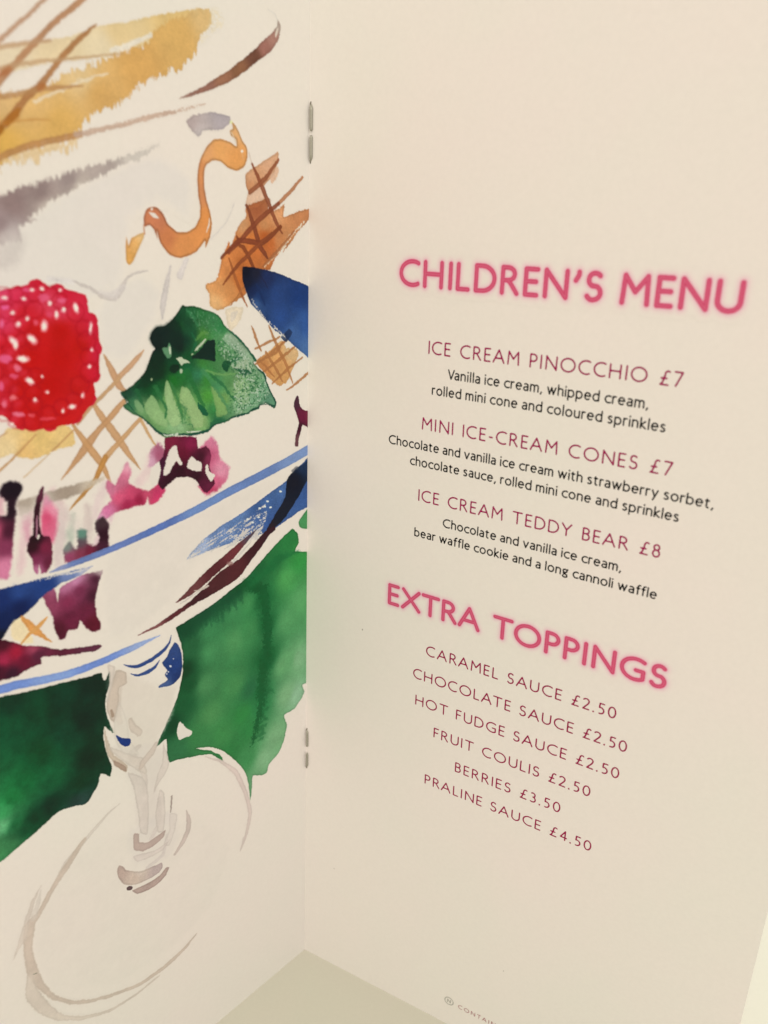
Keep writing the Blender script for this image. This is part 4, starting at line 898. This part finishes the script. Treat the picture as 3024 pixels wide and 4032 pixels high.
poly(BOWL, 4, [(880, 36), (902, 62), (914, 110), (914, 170), (902, 212), (872, 246), (848, 256), (800, 266), (798, 256), (842, 226), (828, 200), (842, 178), (826, 160), (814, 142), (836, 112), (850, 80)], (32, 64, 128), soft=2.6, rough=2.6, edge=.06, grain=.08, seed=180, anchors=[(4, 880, 80, (44, 72, 132)), (4, 870, 160, (28, 60, 126)), (4, 830, 255, (70, 96, 150)), (4, 890, 210, (26, 52, 110))])
for i, (a, b, r) in enumerate([(856, 157, 6), (845, 185, 4), (872, 120, 3), (838, 195, 4)]): blob(BOWL, 4, a, b, r, r, (200, 200, 200), soft=3, rough=1, edge=0, seed=181 + i)
stroke(BOWL, 4, [(860, 2, 3), (850, 40, 10), (820, 80, 18), (760, 125, 20), (690, 158, 18), (650, 158, 10), (620, 148, 2)], (44, 74, 140), soft=2.6, rough=2, edge=.05, seed=186)
stroke(BOWL, 4, [(802, 126, 3), (780, 160, 16), (740, 186, 20), (695, 202, 12), (655, 196, 3)], (48, 78, 142), soft=2.6, rough=2, edge=.05, seed=187)
BG = (200, 180, 158)
for i, (pts, c, al) in enumerate([
    ([(580, 182), (605, 176), (632, 190), (637, 238), (622, 255), (600, 265), (598, 332), (584, 398), (572, 440), (548, 410), (534, 360), (548, 290), (566, 230)], (199, 180, 158), .95),
    ([(540, 150), (578, 160), (570, 230), (545, 330), (530, 340), (552, 240)], (212, 196, 176), .8),
    ([(522, 462), (545, 540), (572, 600), (640, 655), (634, 690), (590, 660), (545, 610), (530, 560)], (198, 176, 150), .85),
    ([(545, 560), (600, 580), (690, 610), (720, 620), (740, 700), (700, 690), (640, 650), (570, 600)], (210, 194, 174), .7),
    ([(570, 630), (600, 640), (632, 662), (636, 684), (610, 680), (575, 655)], (166, 138, 116), .85),
    ([(600, 330), (640, 430), (650, 520), (700, 600), (620, 600), (575, 520), (572, 440)], (214, 201, 181), .5),
    ([(640, 690), (710, 710), (742, 760), (748, 880), (742, 1000), (705, 992), (690, 880), (668, 760)], (211, 196, 178), .8),
    ([(820, 540), (850, 640), (830, 700), (800, 740), (770, 800), (790, 700), (815, 640)], (210, 194, 176), .75),
    ([(800, 780), (825, 790), (832, 900), (822, 985), (790, 990), (780, 900)], (211, 196, 178), .75),
    ([(850, 900), (890, 900), (880, 980), (850, 1060), (820, 1050), (850, 980)], (214, 200, 182), .6),
    ([(672, 1000), (700, 1000), (700, 1040), (740, 1042), (800, 1002), (832, 980), (820, 1018), (770, 1062), (720, 1086), (672, 1080)], (182, 158, 142), .9),
    ([(665, 1116), (700, 1100), (780, 1080), (838, 1042), (860, 1020), (820, 1080), (740, 1125), (690, 1140)], (213, 197, 180), .7)]):
    poly(STEM, 4, pts, c, soft=5, rough=3, edge=.07, grain=.02, blot=.05, alpha=al, seed=190 + i)
for i, (pts, c, al) in enumerate([
    ([(655, 425, 20), (668, 465, 36), (700, 492, 34)], (206, 188, 167), .8),
    ([(560, 380, 14), (566, 405, 16)], (160, 134, 110), .8),
    ([(785, 545, 20), (760, 590, 36), (720, 640, 34), (705, 670, 20)], (203, 184, 164), .8),
    ([(862, 810, 6), (860, 850, 9), (856, 892, 4)], (158, 140, 126), .9),
    ([(936, 882, 6), (948, 930, 22), (945, 980, 26), (915, 1045, 24), (878, 1102, 12)], (200, 181, 164), .85),
    ([(600, 848, 4), (540, 900, 12), (420, 1040, 24), (330, 1150, 26), (262, 1276, 22)], (212, 197, 177), .75),
    ([(1030, 612, 4), (1110, 635, 14), (1185, 692, 22), (1232, 790, 20), (1256, 890, 20), (1238, 1000, 16), (1208, 1085, 5)], (211, 191, 174), .8)]):
    stroke(STEM, 4, pts, c, soft=6, rough=3, edge=.06, grain=.02, blot=.05, alpha=al, seed=205 + i)
poly(STEM, 4, [(580, 502), (612, 518), (652, 520), (658, 532), (650, 556), (626, 560), (602, 546)], (28, 52, 112), soft=2.6, rough=2, edge=.05, seed=188)
poly(STEM, 5, [(598, 138), (618, 142), (636, 162), (700, 168), (760, 146), (812, 124), (818, 140), (800, 172), (740, 210), (680, 234), (622, 234), (596, 200), (588, 165)], (196, 173, 154), soft=4, rough=2.5, edge=.08, anchors=[(5, 610, 170, (186, 162, 144)), (5, 790, 150, (188, 168, 156)), (5, 680, 200, (200, 178, 156)), (5, 700, 175, (206, 188, 168))], seed=215)
poly(STEM, 5, [(666, 262), (740, 228), (800, 190), (832, 150), (850, 146), (832, 188), (790, 232), (740, 262), (690, 280)], (178, 154, 138), soft=4, rough=2, edge=.10, seed=216)
blob(STEM, 5, 650, 252, 17, 11, (98, 76, 74), rot=-20, soft=3, rough=2, edge=.1, seed=217)
for i, (pts, c, al) in enumerate([
    ([(425, 5, 20), (330, 150, 34), (255, 270, 26), (195, 380, 28), (150, 440, 54), (140, 560, 40), (160, 660, 48), (205, 740, 34), (270, 800, 20), (360, 825, 18), (450, 818, 18), (560, 790, 16), (700, 735, 18), (830, 645, 22), (930, 550, 18), (990, 476, 3)], (200, 180, 157), .85),
    ([(150, 690, 30), (158, 780, 56), (215, 850, 56), (300, 900, 30), (420, 903, 18), (560, 862, 14), (690, 780, 12), (800, 690, 8)], (207, 190, 168), .8),
    ([(205, 240, 5), (165, 320, 20), (135, 420, 26), (118, 500, 40), (88, 560, 18), (68, 612, 3)], (208, 191, 170), .7),
    ([(205, 260, 6), (190, 330, 24), (170, 400, 34)], (212, 198, 178), .6),
    ([(1222, 0, 8), (1208, 62, 4)], (206, 188, 172), .7)]):
    stroke(STEM, 5, pts, c, soft=9, rough=4, edge=.05, grain=.02, blot=.06, alpha=al, seed=220 + i)
stroke(STEM, 5, [(168, 684, 3), (184, 678, 5)], (120, 120, 96), soft=3, rough=1, edge=0, seed=226)

# --- raspberry
RO = [(-60, 340), (0, 312), (40, 300), (85, 298), (110, 288), (150, 278), (185, 265), (225, 274), (248, 294), (300, 290), (340, 308), (385, 318), (420, 345), (440, 385), (448, 425), (476, 448), (494, 490), (496, 540), (502, 600), (498, 660), (500, 710), (492, 745), (470, 775), (478, 820), (468, 870), (440, 905), (418, 935), (392, 965), (350, 985), (305, 990), (262, 1008), (215, 1006), (160, 1018), (110, 1002), (62, 985), (30, 950), (-20, 925), (-80, 930), (-150, 880), (-200, 800), (-230, 700), (-235, 600), (-210, 500), (-150, 410)]
for i in range(0, len(RO), 3):
    _x, _y = RO[i]; _d = math.hypot(130 - _x, 642 - _y)
    blob(RASP, 2, _x + (130 - _x) / _d * 30, _y + (642 - _y) / _d * 30, 42, 42, (200, 30, 52), soft=4, rough=2, edge=.04, seed=260 + i)
poly(RASP, 2, RO, (190, 18, 16), anchors=[(2, 20, 340, (208, 58, 92)), (2, 100, 330, (204, 40, 70)), (2, 200, 300, (200, 24, 44)), (2, 320, 330, (200, 24, 48)), (2, 250, 370, (206, 62, 82)), (2, 300, 400, (200, 54, 76)), (2, 430, 400, (202, 34, 58)), (2, 478, 500, (198, 26, 50)), (2, 490, 620, (200, 28, 54)), (2, 480, 720, (196, 24, 44)), (2, 120, 430, (198, 26, 40)), (2, 180, 520, (190, 18, 18)), (2, 300, 520, (184, 14, 10)), (2, 300, 650, (182, 12, 8)), (2, 400, 600, (184, 18, 14)), (2, 250, 780, (184, 12, 10)), (2, 380, 780, (186, 20, 18)), (2, 450, 840, (194, 24, 28)), (2, 150, 900, (190, 16, 16)), (2, 60, 950, (196, 24, 34)), (2, 300, 950, (192, 22, 22)), (2, 60, 600, (198, 24, 36)), (2, 40, 720, (196, 26, 34)), (2, 20, 470, (208, 50, 80)), (2, 0, 850, (198, 30, 44)), (2, 420, 940, (194, 24, 26)), (2, -120, 600, (198, 30, 50)), (2, 150, 650, (190, 14, 12)), (2, 120, 800, (190, 16, 14))], soft=4.5, rough=1.2, edge=.03, grain=.03, blot=.05, seed=230)
import random as _rd
_rd.seed(5)
for i in range(11):                     # drupelets around the rim and in rows
    pass
DR = []
for ring, (cx, cy, rx, ry, n, r, ph) in enumerate([(130, 640, 318, 322, 26, 44, 0), (135, 645, 245, 250, 20, 42, .5), (140, 650, 165, 175, 14, 40, .2), (140, 655, 85, 95, 8, 40, .4)]):
    for j in range(n):
        a = 2 * math.pi * (j + ph) / n
        DR.append((cx + rx * math.cos(a) + _rd.uniform(-12, 12), cy + ry * math.sin(a) + _rd.uniform(-12, 12), r * _rd.uniform(.85, 1.1), ring))
for i, (a, b, r, ring) in enumerate(DR):
    right = a > 180 and ring > 0
    pts = [(a + r * math.cos(q), b + r * math.sin(q), 9) for q in np.linspace(0, 2 * math.pi, 11)]
    stroke(RASP, 2, pts, (160, 6, 22) if not right else (188, 10, 16), soft=13, rough=4, edge=0, grain=0, blot=0, alpha=.42 if not right else .14, seed=300 + i)
    if not right:
        blob(RASP, 2, a - 6 + _rd.uniform(-8, 8), b - 8 + _rd.uniform(-8, 8), r * .5, r * .42, (214, 60, 84) if a < 120 or b < 400 else (202, 34, 44), soft=26, rough=5, edge=0, grain=0, blot=0, alpha=.40, seed=400 + i)
HL = [(222, 490, 17, 28, 0), (160, 555, 30, 17, 42), (66, 565, 26, 14, 40), (78, 585, 12, 24, 0), (115, 655, 30, 17, 8), (150, 765, 24, 14, 35), (285, 432, 11, 18, 0), (380, 398, 12, 28, -15), (320, 408, 10, 14, 20), (455, 500, 7, 30, 4), (461, 608, 7, 9, 0), (450, 694, 8, 10, 0), (415, 838, 7, 14, 10), (362, 895, 20, 12, -10), (316, 916, 8, 11, 0), (178, 860, 11, 12, 0), (237, 821, 8, 8, 0), (212, 743, 6, 7, 0), (92, 480, 11, 14, 0), (62, 422, 11, 10, 0), (160, 308, 12, 8, 0), (210, 302, 12, 10, 0), (250, 376, 9, 13, 0), (137, 452, 8, 12, 0), (118, 352, 14, 8, 20), (302, 308, 8, 7, 0), (22, 350, 18, 9, 0), (60, 980, 10, 8, 0)]
for i, (a, b, rx, ry, rot) in enumerate(HL):
    blob(RASP, 2, a, b, rx * 1.15, ry * 1.15, (240, 175, 175), rot=rot, soft=12, rough=4, edge=0, grain=0, blot=0, alpha=.75, seed=500 + i)
    blob(RASP, 2, a, b, rx * .72, ry * .72, (244, 226, 206), rot=rot, soft=7, rough=3, edge=0, grain=0, blot=0, seed=530 + i)
for i, (a, b, rx, ry, c) in enumerate([(90, 936, 32, 12, (232, 130, 150)), (66, 852, 22, 13, (236, 130, 130)), (26, 655, 34, 24, (228, 100, 140)), (22, 880, 14, 18, (232, 120, 140)), (10, 790, 14, 26, (226, 100, 140)), (90, 700, 18, 18, (230, 120, 140)), (220, 345, 26, 20, (222, 90, 120)), (310, 360, 26, 14, (224, 100, 130)), (10, 480, 10, 20, (232, 110, 150)), (250, 430, 16, 14, (216, 70, 96)), (180, 470, 12, 16, (226, 90, 110)), (70, 740, 20, 12, (224, 90, 120)), (240, 955, 40, 10, (222, 70, 80)), (160, 940, 20, 9, (226, 90, 100)), (130, 310, 16, 8, (226, 90, 130)), (25, 395, 20, 12, (228, 100, 150))]):
    blob(RASP, 2, a, b, rx, ry, c, soft=12, rough=5, edge=0, grain=0, blot=0, alpha=.8, seed=560 + i)

# --- mint leaf
LO = [(650, 50), (680, 65), (760, 62), (850, 90), (930, 115), (1000, 150), (1040, 200), (1060, 245), (1100, 290), (1150, 330), (1210, 385), (1260, 440), (1300, 500), (1350, 560), (1378, 600), (1352, 622), (1385, 660), (1420, 700), (1460, 730), (1475, 790), (1500, 850), (1530, 920), (1560, 980), (1582, 1020), (1555, 1078), (1530, 1050), (1470, 1025), (1410, 1045), (1405, 1080), (1320, 1110), (1310, 1130), (1200, 1150), (1140, 1165), (1110, 1200), (1050, 1215), (960, 1245), (915, 1290), (905, 1310), (820, 1325), (700, 1340), (560, 1350), (490, 1368), (440, 1345), (370, 1290), (300, 1220), (240, 1170), (150, 1130), (80, 1080), (60, 1042), (110, 1020), (90, 985), (45, 950), (36, 915), (80, 895), (150, 850), (240, 760), (290, 690), (320, 600), (350, 520), (378, 482), (345, 440), (325, 385), (345, 320), (390, 270), (480, 255), (560, 180), (610, 110)]
poly(LEAF, 6, LO, (50, 120, 62), anchors=[(6, *t) for t in [
    (660, 80, (25, 75, 45)), (720, 120, (35, 105, 55)), (850, 150, (45, 120, 60)), (950, 190, (60, 130, 75)), (1040, 260, (44, 118, 62)),
    (600, 180, (18, 62, 38)), (600, 260, (22, 84, 36)), (700, 230, (24, 74, 44)), (680, 400, (15, 50, 35)), (620, 480, (11, 42, 30)), (560, 350, (16, 56, 36)), (480, 330, (14, 38, 34)), (380, 350, (11, 28, 30)), (400, 430, (8, 22, 26)), (420, 560, (11, 40, 28)), (380, 650, (11, 42, 28)), (300, 740, (13, 52, 30)), (450, 700, (13, 56, 28)), (580, 660, (12, 62, 34)), (700, 560, (20, 80, 40)), (750, 330, (25, 85, 50)), (850, 340, (74, 138, 54)), (900, 230, (62, 130, 72)),
    (1050, 400, (84, 142, 84)), (1150, 400, (134, 166, 124)), (1250, 520, (138, 166, 128)), (1300, 620, (144, 170, 132)), (1000, 520, (72, 136, 72)), (1150, 500, (96, 148, 94)),
    (850, 620, (60, 130, 55)), (700, 680, (25, 98, 54)), (800, 740, (50, 124, 80)), (650, 760, (34, 108, 44)), (560, 800, (28, 106, 34)), (200, 860, (24, 80, 44)), (300, 860, (14, 72, 34)), (400, 880, (20, 84, 38)), (120, 920, (30, 72, 50)),
    (900, 800, (54, 128, 48)), (1000, 850, (72, 142, 86)), (1100, 800, (92, 150, 82)), (1200, 850, (134, 170, 108)), (1350, 850, (112, 156, 104)), (1450, 900, (112, 158, 116)), (1500, 1000, (92, 142, 106)), (1300, 1000, (122, 166, 122)),
    (520, 1000, (120, 168, 92)), (650, 1000, (112, 160, 84)), (400, 1150, (128, 172, 100)), (250, 1080, (118, 162, 98)), (150, 1040, (58, 118, 74)), (750, 1100, (130, 172, 98)), (850, 1200, (138, 176, 104)), (600, 1250, (146, 186, 126)), (900, 950, (70, 140, 50)), (950, 1100, (50, 124, 60)), (1050, 1000, (120, 164, 84)), (1100, 1100, (90, 145, 90)), (1200, 1080, (130, 168, 120)), (1000, 1180, (40, 104, 60))]],
     soft=2.4, rough=1.6, freq=1.8, edge=.24, grain=.09, blot=.16, seed=600)
for i, (g, c, al, sf) in enumerate([
    ([(490, 795), (525, 850), (560, 960), (600, 1060), (660, 1200), (560, 1260), (500, 1180), (488, 1050), (472, 900)], (160, 192, 126), .9, 5),
    ([(640, 862), (705, 880), (750, 960), (800, 1060), (850, 1140), (850, 1250), (760, 1265), (700, 1120), (620, 1000)], (158, 188, 120), .85, 5),
    ([(340, 945), (392, 1000), (425, 1080), (485, 1150), (500, 1260), (400, 1230), (300, 1130), (276, 1040)], (146, 182, 116), .9, 6),
    ([(180, 990), (222, 1005), (265, 1080), (245, 1125), (180, 1060)], (130, 170, 112), .8, 5),
    ([(930, 860), (1000, 900), (1080, 1030), (1092, 1130), (990, 1160), (975, 1060)], (136, 174, 96), .8, 8),
    ([(1150, 850), (1230, 790), (1310, 850), (1310, 1030), (1200, 1030)], (152, 182, 128), .7, 10),
    ([(1130, 642), (1200, 620), (1290, 590), (1330, 690), (1250, 690), (1150, 680)], (162, 182, 142), .85, 5),
    ([(1080, 330), (1150, 350), (1220, 440), (1290, 540), (1230, 560), (1130, 470), (1050, 400)], (158, 180, 146), .7, 12),
    ([(895, 400), (930, 405), (970, 398), (976, 600), (950, 610), (850, 590), (735, 582), (800, 520), (870, 430)], (10, 40, 32), .97, 3),
    ([(545, 640), (615, 648), (612, 700), (565, 732), (520, 700)], (9, 44, 28), .95, 3.5),
    ([(1038, 645), (1060, 610), (1132, 608), (1122, 650), (1092, 710), (1050, 692)], (20, 76, 44), .97, 3),
    ([(1120, 612), (1180, 570), (1222, 572), (1200, 600), (1140, 625)], (34, 98, 58), .8, 4),
    ([(1150, 682), (1220, 680), (1330, 705), (1335, 735), (1240, 750), (1205, 705)], (30, 86, 54), .9, 3.5),
    ([(798, 1015), (860, 1060), (902, 1120), (892, 1152), (850, 1142), (810, 1080)], (22, 92, 56), .97, 3),
    ([(335, 330), (390, 268), (480, 250), (570, 190), (630, 260), (660, 400), (640, 500), (540, 470), (440, 480), (370, 470), (326, 400)], (12, 36, 30), .72, 26),
    ([(320, 620), (440, 520), (470, 640), (460, 760), (300, 860), (180, 880), (280, 730)], (10, 44, 28), .6, 24)]):
    poly(LEAF, 6, g, c, soft=sf, rough=3.2, freq=2.6, edge=.03, grain=.07, alpha=al, seed=610 + i)
for i, (pts, c, al) in enumerate([
    ([(520, 800, 14), (560, 880, 34), (600, 980, 26), (640, 1120, 30), (650, 1220, 12)], (58, 122, 62), .8), ([(700, 700, 40), (760, 850, 46), (820, 980, 40), (860, 1050, 30)], (36, 108, 50), .75),
    ([(380, 860, 40), (440, 980, 36), (490, 1080, 24), (480, 1160, 30)], (44, 112, 58), .8), ([(620, 780, 20), (650, 840, 14)], (40, 116, 46), .7), ([(850, 700, 40), (950, 830, 40), (1040, 980, 30), (1090, 1060, 20)], (70, 138, 84), .7),
    ([(930, 740, 24), (1060, 860, 30), (1150, 980, 16), (1210, 1030, 6)], (42, 108, 60), .8), ([(880, 700, 16), (1000, 740, 22), (1100, 740, 20), (1200, 730, 10)], (120, 168, 92), .7), ([(200, 900, 40), (240, 1000, 30), (270, 1080, 10)], (34, 98, 54), .7),
    ([(640, 1040, 20), (680, 1080, 30), (670, 1180, 16)], (72, 130, 76), .6), ([(700, 1230, 5), (745, 1240, 6), (760, 1300, 4)], (34, 96, 58), .8), ([(740, 330, 20), (780, 420, 26), (740, 520, 20)], (30, 104, 62), .6),
    ([(690, 100, 20), (760, 180, 30), (800, 260, 20)], (64, 138, 84), .6), ([(780, 400, 22), (850, 330, 34), (900, 330, 20)], (98, 152, 70), .65), ([(1060, 1200, 40), (960, 1210, 40), (920, 1270, 20)], (36, 98, 62), .7)]):
    stroke(LEAF, 6, pts, c, soft=6, rough=5, freq=2.4, edge=0, grain=.09, alpha=al, seed=630 + i)
poly(LEAF, 6, [(1000, 400), (1200, 480), (1320, 620), (1460, 780), (1520, 960), (1400, 1030), (1180, 1130), (1080, 1080), (1180, 760), (1000, 560)], (44, 104, 60), soft=20, rough=6, edge=0, grain=0, dry=1.02, alpha=.85, seed=641)
poly(LEAF, 6, [(1080, 330), (1240, 440), (1340, 620), (1460, 780), (1520, 960), (1400, 1030), (1180, 1130), (1150, 860), (1180, 700), (1000, 500)], (186, 200, 170), soft=20, rough=6, edge=0, grain=0, dry=1.04, alpha=.8, seed=652)
poly(LEAF, 6, [(720, 90), (900, 120), (1040, 220), (1000, 400), (860, 330), (760, 240)], (110, 156, 112), soft=20, rough=6, edge=0, grain=0, dry=1.05, alpha=.6, seed=663)
poly(LEAF, 6, [(580, 960), (700, 1040), (740, 1200), (640, 1220), (560, 1000)], (60, 124, 66), soft=12, rough=6, edge=0, grain=0, dry=1.02, alpha=.7, seed=664)
for i, (g, c) in enumerate([
    ([(450, 480), (500, 470), (514, 425), (535, 460), (542, 560), (505, 582), (470, 540)], (92, 140, 96)), ([(515, 470), (532, 465), (536, 530), (520, 545)], (196, 206, 172)),
    ([(872, 385), (884, 395), (840, 450), (790, 505), (768, 505), (800, 460)], (192, 202, 164)), ([(588, 580), (640, 563), (660, 590), (700, 600), (728, 628), (665, 628), (640, 655), (615, 615)], (196, 204, 166)),
    ([(622, 690), (650, 690), (648, 722), (625, 728)], (186, 200, 160)), ([(338, 778), (352, 778), (350, 798), (338, 796)], (190, 204, 150)), ([(740, 530), (760, 540), (735, 552)], (170, 190, 140))]):
    poly(LEAF, 6, g, c, soft=3, rough=2.5, freq=2.4, edge=0, seed=670 + i)
stroke(LEAF, 6, [(50, 930, 18), (95, 1010, 10), (180, 1120, 8), (260, 1170, 12), (330, 1240, 16), (420, 1320, 22), (500, 1340, 18), (620, 1330, 14), (720, 1335, 20), (830, 1315, 26), (910, 1290, 24), (960, 1240, 12), (1040, 1215, 8), (1130, 1170, 10), (1200, 1150, 22), (1300, 1120, 10), (1340, 1090, 20), (1405, 1065, 16), (1420, 1040, 8), (1500, 1035, 10), (1560, 1060, 22), (1572, 1010, 14), (1530, 930, 12), (1480, 820, 12), (1460, 740, 18), (1400, 690, 16)], (24, 76, 56), soft=2.6, rough=3, freq=2.2, edge=0, dry=.25, seed=686)
stroke(LEAF, 6, [(1100, 290, 8), (1210, 390, 20), (1290, 480, 14), (1370, 600, 26)], (34, 92, 62), soft=3, rough=3, freq=2, edge=0, dry=.25, seed=688)
stroke(LEAF, 6, [(690, 1306, 8), (760, 1308, 12), (830, 1296, 6)], (210, 216, 186), soft=2.6, rough=3, edge=0, seed=689)
stroke(LEAF, 6, [(455, 1335, 8), (510, 1345, 12), (600, 1330, 14)], (200, 210, 180), soft=2.6, rough=4, edge=0, dry=.4, seed=690)
#ART_END

def finish_art():
    # the printed cells, split into one mesh per painted motif
    cov = COV > .004
    cell = cov[:-1, :-1] | cov[1:, :-1] | cov[:-1, 1:] | cov[1:, 1:]
    pid = np.maximum(np.maximum(PID[:-1, :-1], PID[1:, :-1]), np.maximum(PID[:-1, 1:], PID[1:, 1:]))
    for k in range(1, len(PARTS)):
        emit_cells(PARTS[k], cell & (pid == k), UG, VG, RGB, left_surface, left_page, LABELS.get(PARTS[k]))
LABELS = {
    "painted_raspberry": "printed red raspberry with white highlights at the left edge",
    "painted_mint_leaf": "printed dark green mint leaf beside the raspberry",
    "painted_caramel_ribbon": "printed curling caramel ribbon below the grey dab",
    "painted_green_background": "printed green wash behind the glass stem",
    "painted_berry_sauce": "printed burgundy berry sauce running down inside the glass",
    "painted_glass_bowl": "printed blue glass bowl with rim lines",
    "painted_glass_stem": "printed beige glass stem and round foot",
    "painted_rolled_wafer": "printed brown rolled wafer with dark lattice near the fold",
    "painted_wafer_lattice": "printed tan wafer lattice lines under the leaf",
    "painted_wafer_piece": "printed orange crossed wafer strokes below the bowl rim",
    "painted_wafer_cup": "printed ochre wafer cup at the top",
    "painted_cream": "printed grey shadow strokes on the whipped cream",
}
finish_art()
